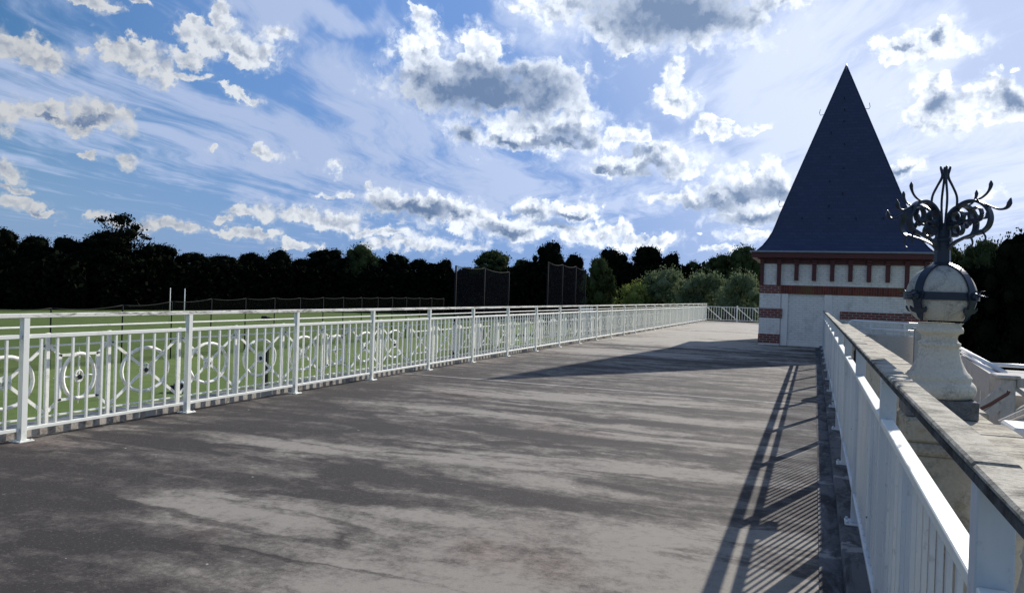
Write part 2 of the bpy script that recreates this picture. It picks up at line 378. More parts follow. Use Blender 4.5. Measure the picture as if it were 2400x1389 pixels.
# terrace surface: asphalt-like membrane, stains laid out in metres on the deck
def mat_terrace():
    m, nt, b = material('stained_terrace_asphalt', .88, spec=.25); p = objco(nt)
    wob = nt.scale(nt.v('SUBTRACT', nt.noise(nt.v('MULTIPLY', p, (.45, 1.1, 1)), .9, 6, .6, out=1), (.5, .5, .5)), 1.3)
    wob2 = nt.scale(nt.v('SUBTRACT', nt.noise(nt.v('MULTIPLY', p, (.6, 1.3, 1)), 4, 5, .65, out=1), (.5, .5, .5)), .35)
    q = nt.v('ADD', nt.v('ADD', p, nt.v('MULTIPLY', wob, (1, .45, 0))), nt.v('MULTIPLY', wob2, (1, .5, 0)))
    darkb = [(-5.2, 4.5, 1.5, .30), (-4.0, 4.95, 1.5, .18), (-5.2, 3.7, 1.0, .5), (-3.9, 3.45, 1.0, .28), (-5.6, 7.2, 1.3, .9), (-4.6, 7.4, 1.4, .35), (-2.8, 7.95, 1.3, .16),
             (-1.6, 7.7, 1.0, .10), (-3.0, 5.45, 1.2, .16), (-1.7, 5.35, .9, .13), (-3.6, 2.4, 1.6, .75), (-2.6, 2.9, .8, .3), (-2.0, 9.3, 2.3, .14), (-3.2, 9.75, 1.6, .12), (-1.5, 10.9, 1.4, .16), (-6.3, 9.8, .6, 1.4),
             (-5.9, 5.6, .8, .25), (-1.3, 6.1, .5, .12), (-6.2, 13.0, .6, 1.5), (-2.5, 13.6, 2.5, .12), (-3.5, 11.6, 1.6, .14), (-5, 16, 1.4, .25), (-3, 19.0, 2.6, .3), (-4.2, 23.5, 2.4, .4)]
    lightb = [(-3.6, 4.35, 1.1, .28), (-4.3, 6.2, 1.2, .3), (-2.8, 6.3, 1.2, .4), (-3.2, 8.85, 1.5, .26), (-1.6, 8.4, 1.2, .2), (-4.2, 10.8, 1.4, .5), (-1.5, 9.9, 1.2, .28), (-1.0, 6.9, .9, .35), (-1.5, 3.2, 1.2, .8), (-.6, 4.6, .7, 1.0),
              (-2.6, 4.7, .6, .14), (-3.0, 11.4, 2.2, .3), (-4.4, 27, 3, 2.5), (-4, 34, 4, 4), (-5, 20.5, 2, 1.0), (-2, 44, 7, 8)]
    dd = nt.ss(ellipses(nt, q, darkb, .3), 1.6, .4); ll = nt.ss(ellipses(nt, q, lightb, .3), 1.6, .3)
    big = nt.noise(nt.v('MULTIPLY', q, (.55, 1.0, 1)), .85, 8, .62, .8)
    str_ = nt.noise(nt.v('MULTIPLY', q, (.50, 1.5, 1)), 1.5, 8, .68, .9)
    fine = nt.noise(p, 22, 7, .75); grit = nt.noise(p, 120, 3, .7); mid = nt.noise(p, 5, 6, .7)
    t = nt.m('ADD', nt.m('MULTIPLY', big, .55), nt.m('MULTIPLY', str_, .45))
    t = nt.m('ADD', t, nt.m('MULTIPLY', nt.m('SUBTRACT', mid, .5), .50))
    t = nt.m('ADD', t, nt.m('MULTIPLY', ll, .20)); t = nt.m('SUBTRACT', t, nt.m('MULTIPLY', dd, .16))
    t = nt.m('ADD', t, nt.m('MULTIPLY', nt.m('SUBTRACT', fine, .5), .34))
    t = nt.m('ADD', t, nt.m('MULTIPLY', nt.m('SUBTRACT', grit, .5), .34))
    ridge = nt.m('ABSOLUTE', nt.m('SUBTRACT', nt.noise(nt.v('ADD', nt.v('MULTIPLY', q, (.22, .9, 1)), (3, 7, 0)), 1.3, 5, .55, .4), .5))
    t = nt.m('SUBTRACT', t, nt.m('MULTIPLY', nt.ss(ridge, .05, .0), .15))
    c = nt.mix(nt.ss(t, .32, .50), (.034, .029, .027), (.094, .081, .071))
    c = nt.mix(nt.ss(t, .45, .68), c, (.245, .222, .190))
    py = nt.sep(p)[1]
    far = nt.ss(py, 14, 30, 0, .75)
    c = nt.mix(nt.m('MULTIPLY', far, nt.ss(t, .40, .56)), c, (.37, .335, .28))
    spot = nt.noise(nt.v('ADD', p, (2, 5, 0)), 13, 6, .72)
    c = nt.mix(nt.ss(spot, .50, .66, 0, .42), c, nt.mix(1.0, c, (.45, .43, .42), 'MULTIPLY'))
    c = nt.mix(nt.ss(grit, .50, .68, 0, .45), c, nt.mix(1.0, c, (.5, .49, .48), 'MULTIPLY'))
    c = nt.mix(nt.ss(nt.noise(p, 48, 4, .7), .56, .70, 0, .30), c, (.34, .31, .27))
    # thin reddish bloom
    red = nt.ss(nt.noise(nt.v('ADD', p, (4, 1, 0)), .6, 4, .5), .56, .7, 0, .45)
    c = nt.mix(red, c, nt.mix(1.0, c, (.98, .80, .78), 'MULTIPLY'))
    # pale flecks
    vo = nt.node('ShaderNodeTexVoronoi'); vo.inputs['Scale'].default_value = 5; nt.put(vo.inputs['Vector'], nt.v('ADD', p, wob2))
    sp = nt.m('MULTIPLY', nt.ss(vo.outputs['Distance'], .07, .03), nt.ss(nt.noise(p, 2.2, 2, .5), .52, .6))
    c = nt.mix(nt.m('MULTIPLY', sp, .7), c, (.5, .49, .46))
    # expansion joint at 12.37 m and others
    for Y, wd, col, a in ((12.37, .022, (.62, .60, .56), .85), (4.05, .008, (.05, .05, .05), .0), (20.4, .02, (.5, .48, .45), .6), (28.0, .02, (.1, .1, .1), .5)):
        dist = nt.m('ABSOLUTE', nt.m('SUBTRACT', py, Y))
        k = nt.m('MULTIPLY', nt.ss(dist, wd, wd * .4), nt.ss(mid, .34, .48, .25 * a, a))
        c = nt.mix(k, c, col)
    nt.l.new(c, b.inputs['Base Color'])
    bump(nt, b, nt.m('ADD', nt.m('MULTIPLY', fine, .7), grit), .35, .006)
    return m
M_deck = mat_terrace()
def mat_grass():
    m, nt, b = material('mown_grass', .9, spec=.15); p = objco(nt)
    n = nt.noise(p, .06, 6, .6); n2 = nt.noise(p, 1.2, 7, .7); n3 = nt.noise(p, 14, 4, .7)
    c = nt.mix(nt.ss(n, .35, .65), (.092, .142, .030), (.132, .182, .046))
    c = nt.mix(nt.ss(n2, .45, .7, 0, .6), c, (.048, .075, .022))
    c = nt.mix(nt.ss(n3, .4, .75, 0, .5), c, (.14, .165, .07))
    nt.l.new(c, b.inputs['Base Color']); bump(nt, b, nt.m('ADD', n3, n2), .6, .05)
    return m
M_grass = mat_grass()
def mat_leaf(name, c1, c2, tr):
    m, nt, b = material(name, .9, spec=.0); p = objco(nt)
    geo = nt.node('ShaderNodeNewGeometry')
    n = nt.noise(geo.outputs['Position'], .35, 3, .6)
    r = geo.outputs['Random Per Island']
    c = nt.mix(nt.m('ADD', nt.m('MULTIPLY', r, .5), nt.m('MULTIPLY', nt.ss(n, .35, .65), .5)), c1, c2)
    nt.l.new(c, b.inputs['Base Color'])
    if tr:
        t = nt.node('ShaderNodeBsdfTranslucent'); nt.l.new(c, t.inputs[0]); mx = nt.node('ShaderNodeMixShader'); mx.inputs[0].default_value = tr
        nt.l.new(b.outputs[0], mx.inputs[1]); nt.l.new(t.outputs[0], mx.inputs[2]); nt.l.new(mx.outputs[0], nt.n['Material Output'].inputs[0])
    return m
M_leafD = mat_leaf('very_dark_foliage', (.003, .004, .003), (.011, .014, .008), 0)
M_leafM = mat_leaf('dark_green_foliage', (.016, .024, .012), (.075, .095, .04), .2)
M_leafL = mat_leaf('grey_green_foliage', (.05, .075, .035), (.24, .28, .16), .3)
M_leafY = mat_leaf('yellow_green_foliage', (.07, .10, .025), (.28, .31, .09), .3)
# painted brick and red brick, pattern runs along x+y and z
def mat_brick(name, a, bcol, mortar, bw=.23, rh=.078, ms=.012, bumpd=.006, soldier=False, rough=.7):
    m, nt, b = material(name, rough); x, y, z = nt.sep(objco(nt))
    h = nt.m('ADD', x, y)
    br = nt.node('ShaderNodeTexBrick'); br.inputs['Scale'].default_value = 1
    br.inputs['Brick Width'].default_value = bw; br.inputs['Row Height'].default_value = rh
    br.inputs['Mortar Size'].default_value = ms; br.inputs['Mortar Smooth'].default_value = .3; br.inputs['Bias'].default_value = -.2
    nt.put(br.inputs['Vector'], nt.xyz(h, z, 0) if not soldier else nt.xyz(z, h, 0))
    nt.put(br.inputs['Color1'], a + (1,)); nt.put(br.inputs['Color2'], bcol + (1,)); nt.put(br.inputs['Mortar'], mortar + (1,))
    n = nt.noise(objco(nt), 3, 7, .65); n2 = nt.noise(objco(nt), 30, 4, .6)
    c = nt.mix(nt.ss(n, .45, .72, 0, .55), br.outputs[0], nt.mix(1.0, br.outputs[0], (.62, .60, .58), 'MULTIPLY'))
    if soldier: c = nt.mix(nt.m('MULTIPLY', nt.ss(nt.noise(objco(nt), 1.1, 6, .7), .5, .62), .6), c, (.13, .11, .03))
    nt.l.new(c, b.inputs['Base Color'])
    bump(nt, b, nt.m('ADD', nt.m('MULTIPLY', br.outputs['Fac'], -1), nt.m('MULTIPLY', n2, .3)), .8, bumpd)
    return m
M_wbrick = mat_brick('white_painted_brick', (.76, .725, .68), (.80, .77, .73), (.63, .61, .58), bumpd=.012)
M_rbrick = mat_brick('red_brick', (.20, .040, .028), (.12, .026, .022), (.30, .28, .26))
M_sbrick = mat_brick('red_soldier_brick', (.17, .038, .024), (.10, .024, .018), (.15, .09, .07), .30, .078, .008, soldier=True)
def mat_slate():
    m, nt, b = material('dark_blue_slate', .6, spec=.3); x, y, z = nt.sep(objco(nt))
    br = nt.node('ShaderNodeTexBrick'); br.inputs['Scale'].default_value = 1; br.inputs['Brick Width'].default_value = .26; br.inputs['Row Height'].default_value = .12
    br.inputs['Mortar Size'].default_value = .008; nt.put(br.inputs['Vector'], nt.xyz(nt.m('ADD', x, y), z, 0))
    nt.put(br.inputs['Color1'], (.027, .040, .088, 1)); nt.put(br.inputs['Color2'], (.036, .050, .104, 1)); nt.put(br.inputs['Mortar'], (.020, .030, .075, 1))
    n = nt.noise(objco(nt), 1.2, 7, .65)
    c = nt.mix(nt.ss(n, .45, .7, 0, .5), br.outputs[0], (.022, .034, .08))
    nt.l.new(c, b.inputs['Base Color']); bump(nt, b, nt.m('ADD', nt.m('MULTIPLY', br.outputs['Fac'], -1), nt.m('MULTIPLY', n, .8)), .35, .01)
    return m
M_slate = mat_slate()
def mat_net(name, dens, col=(.01, .011, .016)):
    m, nt, b = material(name, 1, spec=0); b.inputs['Base Color'].default_value = col + (1,)
    t = nt.node('ShaderNodeBsdfTransparent'); mx = nt.node('ShaderNodeMixShader'); mx.inputs[0].default_value = dens
    nt.l.new(t.outputs[0], mx.inputs[1]); nt.l.new(b.outputs[0], mx.inputs[2]); nt.l.new(mx.outputs[0], nt.n['Material Output'].inputs[0])
    return m
M_net = mat_net('dark_sports_netting', .30, (.009, .010, .015)); M_net2 = mat_net('thin_boundary_netting', .22, (.012, .014, .012)); M_cord = mat_paint('grey_cord', (.035, .035, .032), (.02, .02, .02), .4, .95, 2)

# ------------------------------------------------------------------ setting: ground, terrace
GZ = -4.0
mb = MB(); mb.add([(-1500, -600, GZ), (1500, -600, GZ), (1500, 2200, GZ), (-1500, 2200, GZ)], [(0, 1, 2, 3)])
tag(mb.build('grass_field', M_grass), kind='structure')
LX = -6.88; YE = 5.03 + 2.035 * 24; Y0 = 5.03 - 2.035 * 4
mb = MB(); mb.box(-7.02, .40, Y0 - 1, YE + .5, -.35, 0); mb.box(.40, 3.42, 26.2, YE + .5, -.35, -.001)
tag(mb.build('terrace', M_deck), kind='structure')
mb = MB(); mb.box(-7.0, 3.3, Y0 - .9, YE + .4, GZ, -.354)
tag(mb.build('terrace_wall', M_fascia), kind='structure')
mb = MB(); mb.bbox(-7.36, -7.024, Y0 - 1, YE + .5, -.40, .085, .01); mb.bbox(-7.40, -7.362, Y0 - 1, YE + .5, -.6, .05, .006)
tag(mb.build('terrace_edge_kerb', M_fascia), kind='structure')
# gutter strip beside the right railing, coloured dark along the balustrade's shadow, laid 4 mm proud, with a low kerb under the railing
mb = MB(); mb.box(.075, .20, Y0 - 1, 27.9, .001, .006); mb.bbox(.20, .62, Y0 - 1, 27.9, .001, .075, .01)
tag(mb.build('mossy_shaded_gutter', M_gut), kind='structure')

# ------------------------------------------------------------------ left railing
posts = [5.03 + 2.035 * i for i in range(-3, 25)]
def railing(name, label, X, ys, H, zl, zb, base=0.0, out=-1, mat=M_white, topmat=M_rail, tw=.065, nb=11, skip_panel=()):
    t = thing(name, label, 'railing', (X, ys[0], base))
    for y in ys:
        m_ = MB(); m_.bbox(X - .03, X + .03, y - .03, y + .03, base + .012, H - .03, .003).build('post', mat, t)
        po = [o for o in C.objects if o.parent == t][-1]
        m_ = MB(); m_.bbox(X - .075, X + .075, y - .075, y + .075, base, base + .012, .003)
        for a in (-1, 1):
            for b_ in (-1, 1): m_.lathe([(.009, base + .012), (.009, base + .022)], 6, (X + a * .055, y + b_ * .055))
        m_.build('foot_plate', mat, t)
    m_ = MB(); m_.bbox(X - tw / 2, X + tw / 2, ys[0] - .1, ys[-1] + .05, H - .036, H + .005, .004); m_.build('top_rail', topmat, t)
    for y, y2 in zip(ys[:-1], ys[1:]):
        m_ = MB(); m_.bbox(X - .018, X + .018, y + .032, y2 - .032, zl - .02, zl + .018, .003); m_.bbox(X - .016, X + .016, y + .032, y2 - .032, zb - .016, zb + .016, .003)
        for k in range(nb):
            yy = y + (y2 - y) * (k + 1) / (nb + 1); m_.box(X - .011, X + .011, yy - .011, yy + .011, zb + .017, zl - .021)
        m_.build('baluster_panel', mat, t)
    return t
railing('safety_railing', 'long white steel railing with thin straight balusters along the left terrace edge', LX, posts, 1.195, .985, .115)
# end railing across the far end
def end_railing():
    xs = [LX + 2.035 * k for k in range(1, 6)]
    t = thing('end_railing', 'cream railing with diagonal braces closing the far end of the terrace beside the tower', 'railing', (LX, YE, 0))
    for x in xs: MB().bbox(x - .04, x + .04, YE - .04, YE + .04, 0, 1.12, .004).build('post', M_cream, t)
    MB().bbox(LX, 3.3, YE - .03, YE + .03, .98, 1.02, .003).build('top_rail', M_cream, t)
    MB().bbox(LX, 3.3, YE - .02, YE + .02, .10, .14, .003).build('bottom_rail', M_cream, t)
    a = [LX] + xs
    for x, x2 in zip(a[:-1], a[1:]):
        m_ = MB()
        for k in range(1, 12): xx = x + (x2 - x) * k / 12; m_.box(xx - .013, xx + .013, YE - .013, YE + .013, .142, .978)
        xm = (x + x2) / 2
        for p, q in ((x, xm), (xm, x2)): m_.bar((p + .04, YE + .04, .95), (q - .02, YE + .04, .15), .03, .045)
        m_.build('braced_panel', M_cream, t)
end_railing()
# ornamental iron balustrade behind the left railing
def ornamental():
    X = LX - .19; t = thing('ornamental_balustrade', 'old cream iron balustrade with circles, ovals and crossed bars outside the white left railing', 'balustrade', (X, 0, .085))
    k = (abs(X)) / abs(LX)
    def Z(z): return 1.55 - (1.55 - z) * k
    ps = []; y = 5.265; kinds = []
    ps = [(5.265 - 3.8 - .70, 'B'), (5.265 - 2.85 - .70, 'B')]
    ps = [(.74, 'B'), (1.69, 'B'), (2.64, 'B'), (3.59, 'B'), (4.43, 'B'), (5.265, 'A'), (5.96, 'B'), (6.92, 'B'), (7.86, 'B'), (8.80, 'B'), (9.73, 'A'), (10.45, 'B'), (11.39, 'B'), (12.33, 'C')]
    yy = 12.33
    while yy < YE - 1.1: yy += 1.047; ps.append((yy, 'C'))
    ps = [(a * k, b) for a, b in ps]
    zt, zb = Z(1.01), Z(.09)
    MB().bbox(X - .02, X + .02, ps[0][0] - .3, ps[-1][0] + .5, Z(1.062), Z(1.078), .003).build('handrail', M_cream, t)
    for i, (y, kd) in enumerate(ps):
        MB().bbox(X - .014, X + .014, y - .021, y + .021, zb, zt, .003).build('post', M_cream, t)
        if i == len(ps) - 1: break
        y2 = ps[i + 1][0]; m_ = MB(); a, b_ = y + .03, y2 - .03; yc = (y + y2) / 2
        hi, lo = Z(.885), Z(.205)
        m_.bar((X, a, hi), (X, b_, hi), .02, .018); m_.bar((X, a, lo), (X, b_, lo), .02, .016)
        fl = .012; zc = Z(.565)
        def ell(ry, rz, r, n=28): r = r * 1.65; m_.tube([(X, yc + ry * math.cos(2 * PI * q / n), zc + rz * math.sin(2 * PI * q / n)) for q in range(n + 1)], r, 5, False)
        W2 = (y2 - y) / 2
        if kd == 'B':
            ell(W2 * .66, .245, .013)
            for s1 in (-1, 1): m_.bar((X + .004, yc - W2 * .94, zc + s1 * .33), (X + .004, yc + W2 * .94, zc - s1 * .33), .012, .032)
            ell(W2 * .14, .06, .008, 16)
        elif kd == 'A':
            yl, yr = yc - W2 * .62, yc + W2 * .62; z1, z0 = zc + .225, zc - .225
            for q in (yl, yr): m_.bar((X, q, z0 - .01), (X, q, z1 + .01), .016, .045, (0, 1, 0))
            for q in (z0, z1): m_.bar((X, yl, q), (X, yr, q), .016, .026)
            for q, s1 in ((yl, -1), (yr, 1)):
                for zq, s2 in ((z1, 1), (z0, -1)): m_.bar((X, q, zq), (X, q + s1 * (W2 * .32), zq + s2 * .10), .016, .028)
            ell(W2 * .52, .23, .013)
            m_.tube([(X, yc - W2 * .8, zc), (X, yc - W2 * .6, zc), (X, yc + W2 * .6, zc), (X, yc + W2 * .8, zc)], [.003, .011, .011, .003], 6)
            m_.tube([(X, yc, zc - .29), (X, yc, zc - .2), (X, yc, zc + .2), (X, yc, zc + .30)], [.003, .011, .011, .003], 6)
            ell(W2 * .13, .06, .008, 16)
        else:
            for s1 in (-1, 1): m_.bar((X, yc - W2 * .9, zc + s1 * .33), (X, yc + W2 * .9, zc - s1 * .33), .012, .030)
            for q in (zc + .2, zc - .22): m_.bar((X, yc - W2 * .48, q), (X, yc + W2 * .48, q), .014, .022)
            for q in (-1, 1): m_.bar((X, yc + q * W2 * .74, zc - .26), (X, yc + q * W2 * .74, zc + .26), .014, .09, (0, 1, 0))
        m_.build({'A': 'oval_panel', 'B': 'circle_panel', 'C': 'cross_panel'}[kd], M_cream, t)
        if kd in 'AB':
            m_ = MB(); m_.lathe([(.001, -.012), (.022, -.010), (.027, 0), (.02, .012), (.001, .016)], 14)
            m_.v = [(X + .018 + z, yc + x_, zc - .01 + y_) for (x_, y_, z) in m_.v]; m_.build('hub', M_rusthub, t)
ornamental()

# ------------------------------------------------------------------ right railing
RX = .300
rposts = [1.56 + 2.04 * i for i in range(-2, 13)]
def right_rail():
    KZ = .076
    t = thing('parapet_railing', 'white steel railing with a weathered slab top running beside the stone balustrade on the right', 'railing', (RX, rposts[0], KZ))
    for i, y in enumerate(rposts):
        MB().bbox(.272, .332, y - .03, y + .03, KZ + .012, 1.243, .003).build('post', M_blue, t)
        m_ = MB(); m_.bbox(.235, .37, y - .075, y + .075, KZ, KZ + .012, .003)
        for a in (.250, .355):
            for b_ in (-.055, .055): m_.lathe([(.01, KZ + .012), (.01, KZ + .026)], 6, (a, y + b_))
        m_.build('foot_plate', M_blue, t)
    for i, (y, y2) in enumerate(zip(rposts[:-1], rposts[1:])):
        m_ = MB(); g = .012
        m_.bbox(.262, .338, y - .03, y2 - .034, 1.266, 1.284 - .003 * (i % 2), .005); m_.build('top_slab', M_slab, t)
        MB().bbox(.266, .334, y - .028, y2 - .036, 1.244, 1.265, .003).build('slab_bed', M_edge, t)
        m_ = MB(); m_.bbox(.274, .322, y + .032, y2 - .032, 1.04, 1.07, .003); m_.build('lower_rail', M_white, t)
        m_ = MB(); m_.bbox(.278, .318, y + .032, y2 - .032, .255, .285, .003)
        nb = 15
        for k in range(nb):
            yy = y + (y2 - y) * (k + 1) / (nb + 1); m_.box(.290, .302, yy - .011, yy + .011, .286, 1.039)
        m_.build('baluster_panel', M_blue, t)
        # bolts and chips on the panel face
    return t
right_rail()
# small black floodlight fixed to the railing
p = onX(2003, 831, .345)
t = thing('floodlight', 'small black box floodlight fixed behind the white railing near the tower', 'floodlight', (p[0], p[1], p[2] - .1))
MB().bbox(.345, .43, p[1] - .10, p[1] + .10, p[2] - .085, p[2] + .085, .012).build('housing', M_black, t)
MB().bbox(.336, .344, p[1] - .04, p[1] + .04, p[2] - .12, p[2] + .04, .002).build('bracket', M_black, t)

# ------------------------------------------------------------------ stone balustrade
HC = .985; PY = 4.53; PX = .610
piers = [PY, 14.6, 23.4]
def balustrade():
    t = thing('stone_balustrade', 'weathered stone balustrade with cream bulbous balusters and lichened coping on the right', 'balustrade', (.77, 0, 0))
    prof = [(.045, .12), (.062, .12), (.062, .16), (.045, .17), (.04, .20), (.055, .23), (.078, .30), (.085, .37), (.078, .44), (.055, .54), (.042, .62), (.046, .64), (.052, .65), (.046, .66), (.040, .70), (.042, .74), (.056, .77), (.060, .79), (.060, .84)]
    MB().bbox(.645, .895, Y0 - 1, 25.6, -.3, .12, .01).build('base_course', M_balus, t)
    ends = [Y0 - 1] + piers + [25.6]; n = 0
    for a, b_ in zip(ends[:-1], ends[1:]):
        a2 = a + (.20 if a in piers else 0); b2 = b_ - (.20 if b_ in piers else 0)
        y = a2
        while y < b2 - .05:                                         # coping laid in separate stones
            e = min(y + 1.15, b2); dz = .002 * math.sin(y * 7)
            MB().bbox(.667 + .002 * math.sin(y * 5), .885, y + .003, e - .003, .90, HC + dz, .012).build('coping_stone', M_cope, t); y = e
        k = int((b2 - a2) / .30)
        for q in range(k):
            yy = a2 + (b2 - a2) * (q + .5) / k; m_ = MB(); m_.lathe(prof, 16, (.775, yy)); m_.bbox(.715, .835, yy - .06, yy + .06, .84, .90, .005)
            m_.build('baluster', M_balus, t)
    for y in piers:
        m_ = MB(); m_.bbox(PX - .15, PX + .20, y - .18, y + .18, -.3, .80, .01); m_.bbox(PX - .175, PX + .23, y - .205, y + .205, .80, .86, .015)
        m_.bbox(PX - .15, PX + .21, y - .185, y + .185, .06, .14, .02)
        m_.build('pier', M_balus, t)
        MB().bbox(PX - .17, PX + .235, y - .2, y + .2, .862, HC, .014).build('pier_cap', M_cope, t)
balustrade()
# ------------------------------------------------------------------ finial
def finial():
    cx, cy = PX, PY
    t = thing('ball_finial', 'stone ball finial bound in dark blue wrought iron scrolls on the balustrade pier', 'finial', (cx, cy, HC))
    MB().bbox(cx - .163, cx + .163, cy - .163, cy + .163, HC, 1.078, .006).build('plinth', M_plinth, t)
    pr = [(.165, 1.079), (.180, 1.088), (.190, 1.105), (.193, 1.125), (.188, 1.145), (.175, 1.160), (.166, 1.166), (.166, 1.176), (.170, 1.182), (.168, 1.190), (.160, 1.196), (.158, 1.202), (.146, 1.212), (.130, 1.238), (.115, 1.27), (.105, 1.305), (.100, 1.335), (.101, 1.340), (.108, 1.342), (.108, 1.360), (.100, 1.364), (.093, 1.372), (.090, 1.385), (.094, 1.40), (.103, 1.408), (.118, 1.412), (.120, 1.425), (.117, 1.44), (.108, 1.446), (.108, 1.452), (.118, 1.462)]
    pr = [(r * .91, z) for r, z in pr]; MB().lathe(pr, 56, (cx, cy)).build('pedestal', M_finial, t)
    R_, zc = .164, 1.600
    bp = [(R_ * math.sin(a), zc - R_ * math.cos(a)) for a in np.linspace(.70, PI - .01, 30)]
    MB().lathe(bp, 56, (cx, cy)).build('ball', M_ball, t)
    # iron cradle
    m_ = MB(); r1 = R_ + .003; r2 = R_ + .010
    m_.lathe([(r1, zc - .020), (r2, zc - .020), (r2, zc + .020), (r1, zc + .020), (r1, zc - .020)], 56, (cx, cy), False); m_.f = m_.f[:-2]; m_.sm = m_.sm[:-2]
    m_.build('belt', M_navy, t)
    base_az = math.radians(-90 + 37)  # measured from the view: 0 points away from the camera's side
    vdir = math.atan2(cy, cx)         # direction from the eye to the finial
    azs = []
    for q in range(4):
        a = math.radians(-37 + 90 * q)                               # angle right of the line towards the camera
        azs.append(vdir + PI + a)
    def P3(a, r, z, off=0):
        if z > 1.84 and r > .1: r = .1 + (r - .1) * .86
        return (cx + r * math.cos(a) - off * math.sin(a), cy + r * math.sin(a) + off * math.cos(a), z)
    for a in azs:
        # strap over the ball
        m_ = MB(); vs = []; fs = []; n = 14
        for i in range(n + 1):
            th = .14 + (PI / 2 - .14) * i / n
            for rr in (R_ + .002, R_ + .010):
                for o in (-.021, .021): vs.append(P3(a, rr * math.sin(th), zc + rr * math.cos(th), o))
        for i in range(n):
            b0, b1 = i * 4, i * 4 + 4
            fs += [(b0 + 2, b0 + 3, b1 + 3, b1 + 2), (b0 + 1, b0, b1, b1 + 1), (b0, b0 + 2, b1 + 2, b1), (b0 + 3, b0 + 1, b1 + 1, b1 + 3)]
        m_.add(vs, fs, False); m_.build('strap', M_navy, t)
        # fleur-de-lis pendant following the ball
        out = [(0, .03), (.03, .028), (.040, .01), (.030, -.012), (.022, -.03), (.020, -.06), (.034, -.060), (.044, -.050), (.048, -.062), (.040, -.078), (.024, -.082), (.018, -.085), (.012, -.11), (0, -.135)]
        out = out + [(-x_, z_) for x_, z_ in out[::-1][1:-1]]
        vs = []
        for d_ in (.009, .017):
            for x_, z_ in out:
                ph = z_ / R_; vs.append(P3(a, (R_ + d_ + (.012 if z_ < -.1 else 0)) * math.cos(ph), zc + (R_ + d_) * math.sin(ph), x_))
        n = len(out); c0 = len(vs)
        fs = [tuple(n + k for k in range(n)), tuple(range(n))[::-1]] + [(k, (k + 1) % n, n + (k + 1) % n, n + k) for k in range(n)]
        MB().add(vs, fs).build('fleur_pendant', M_navy, t)
        # boss and three prongs
        m_ = MB()
        def sph(c, r):
            vs = []; fs = []
            for i in range(7):
                th = PI * i / 6
                for k in range(10): f_ = 2 * PI * k / 10; vs.append((c[0] + r * math.sin(th) * math.cos(f_), c[1] + r * math.sin(th) * math.sin(f_), c[2] + r * math.cos(th)))
            for i in range(6):
                for k in range(10): fs.append((i * 10 + k, (i + 1) * 10 + k, (i + 1) * 10 + (k + 1) % 10, i * 10 + (k + 1) % 10))
            m_.add(vs, fs, True)
        sph(P3(a, R_ + .022, zc), .020)
        m_.tube([P3(a, R_ + .02, zc), P3(a, R_ + .05, zc + .004), P3(a, R_ + .088, zc)], [.008, .006, .002], 6)
        m_.tube([P3(a, R_ + .02, zc + .01, .01), P3(a, R_ + .04, zc + .028, .02), P3(a, R_ + .06, zc + .03, .024)], [.006, .004, .001], 6)
        m_.tube([P3(a, R_ + .02, zc - .01, -.01), P3(a, R_ + .04, zc - .018, -.02), P3(a, R_ + .058, zc - .014, -.024)], [.006, .004, .001], 6)
        m_.build('boss', M_navy, t)
        # scroll arm
        m_ = MB()
        def spl(pts, k=5):
            P_ = [Vector((p[0], p[1], 0)) for p in pts]; out = []
            for i in range(len(P_) - 1):
                p0, p1, p2, p3 = P_[max(i - 1, 0)], P_[i], P_[i + 1], P_[min(i + 2, len(P_) - 1)]
                for q in range(k):
                    u = q / k; out.append(.5 * ((2 * p1) + (p2 - p0) * u + (2 * p0 - 5 * p1 + 4 * p2 - p3) * u * u + (3 * p1 - p0 - 3 * p2 + p3) * u ** 3))
            out.append(P_[-1]); return out
        def ribbon(pts, w0, w1, th=.005, off=0):
            """flat iron band in the vertical plane of the arm, standing on edge"""
            c = spl(pts); n = len(c); vs = []; fs = []
            for i, p in enumerate(c):
                d = (c[min(i + 1, n - 1)] - c[max(i - 1, 0)]).normalized(); nn = Vector((-d.y, d.x, 0)); w_ = (w0 + (w1 - w0) * i / (n - 1)) / 2
                for s1 in (-1, 1):
                    for s2 in (-1, 1): q = p + nn * (s1 * th); vs.append(P3(a, q.x, q.y, off + s2 * w_))
            for i in range(n - 1):
                b0, b1 = i * 4, i * 4 + 4
                fs += [(b0, b0 + 1, b1 + 1, b1), (b0 + 3, b0 + 2, b1 + 2, b1 + 3), (b0 + 2, b0, b1, b1 + 2), (b0 + 1, b0 + 3, b1 + 3, b1 + 1)]
            fs += [(0, 2, 3, 1), (4 * n - 4, 4 * n - 3, 4 * n - 1, 4 * n - 2)]
            m_.add(vs, fs, False)
        ribbon([(.028, 1.945), (.045, 2.015), (.085, 2.060), (.14, 2.080), (.20, 2.074), (.252, 2.042), (.276, 1.995), (.266, 1.95), (.228, 1.922), (.185, 1.913)], .036, .030, .007)
        ribbon([(.020, 1.825), (.055, 1.868), (.11, 1.895), (.17, 1.912), (.225, 1.93)], .026, .018, .005)
        def ring(r0, z0, rr, tt=.0045): ribbon([(r0 + rr * math.cos(q * .785), z0 + rr * math.sin(q * .785)) for q in range(9)], .026, .026, tt)
        ring(.078, 2.008, .030); ring(.084, 1.943, .028); ring(.190, 2.012, .034)
        ribbon([(.03, 1.98), (.06, 1.974), (.10, 1.976), (.15, 1.985), (.21, 1.984)], .028, .018, .006)
        sph(P3(a, .150, 1.985), .013); sph(P3(a, .185, 1.976), .016); sph(P3(a, .214, 1.988), .012); sph(P3(a, .045, 1.975), .014)
        ribbon([(.222, 1.928), (.248, 1.90), (.246, 1.875), (.232, 1.862)], .012, .004, .003)
        m_.build('scroll', M_navy, t)
        m_ = MB()
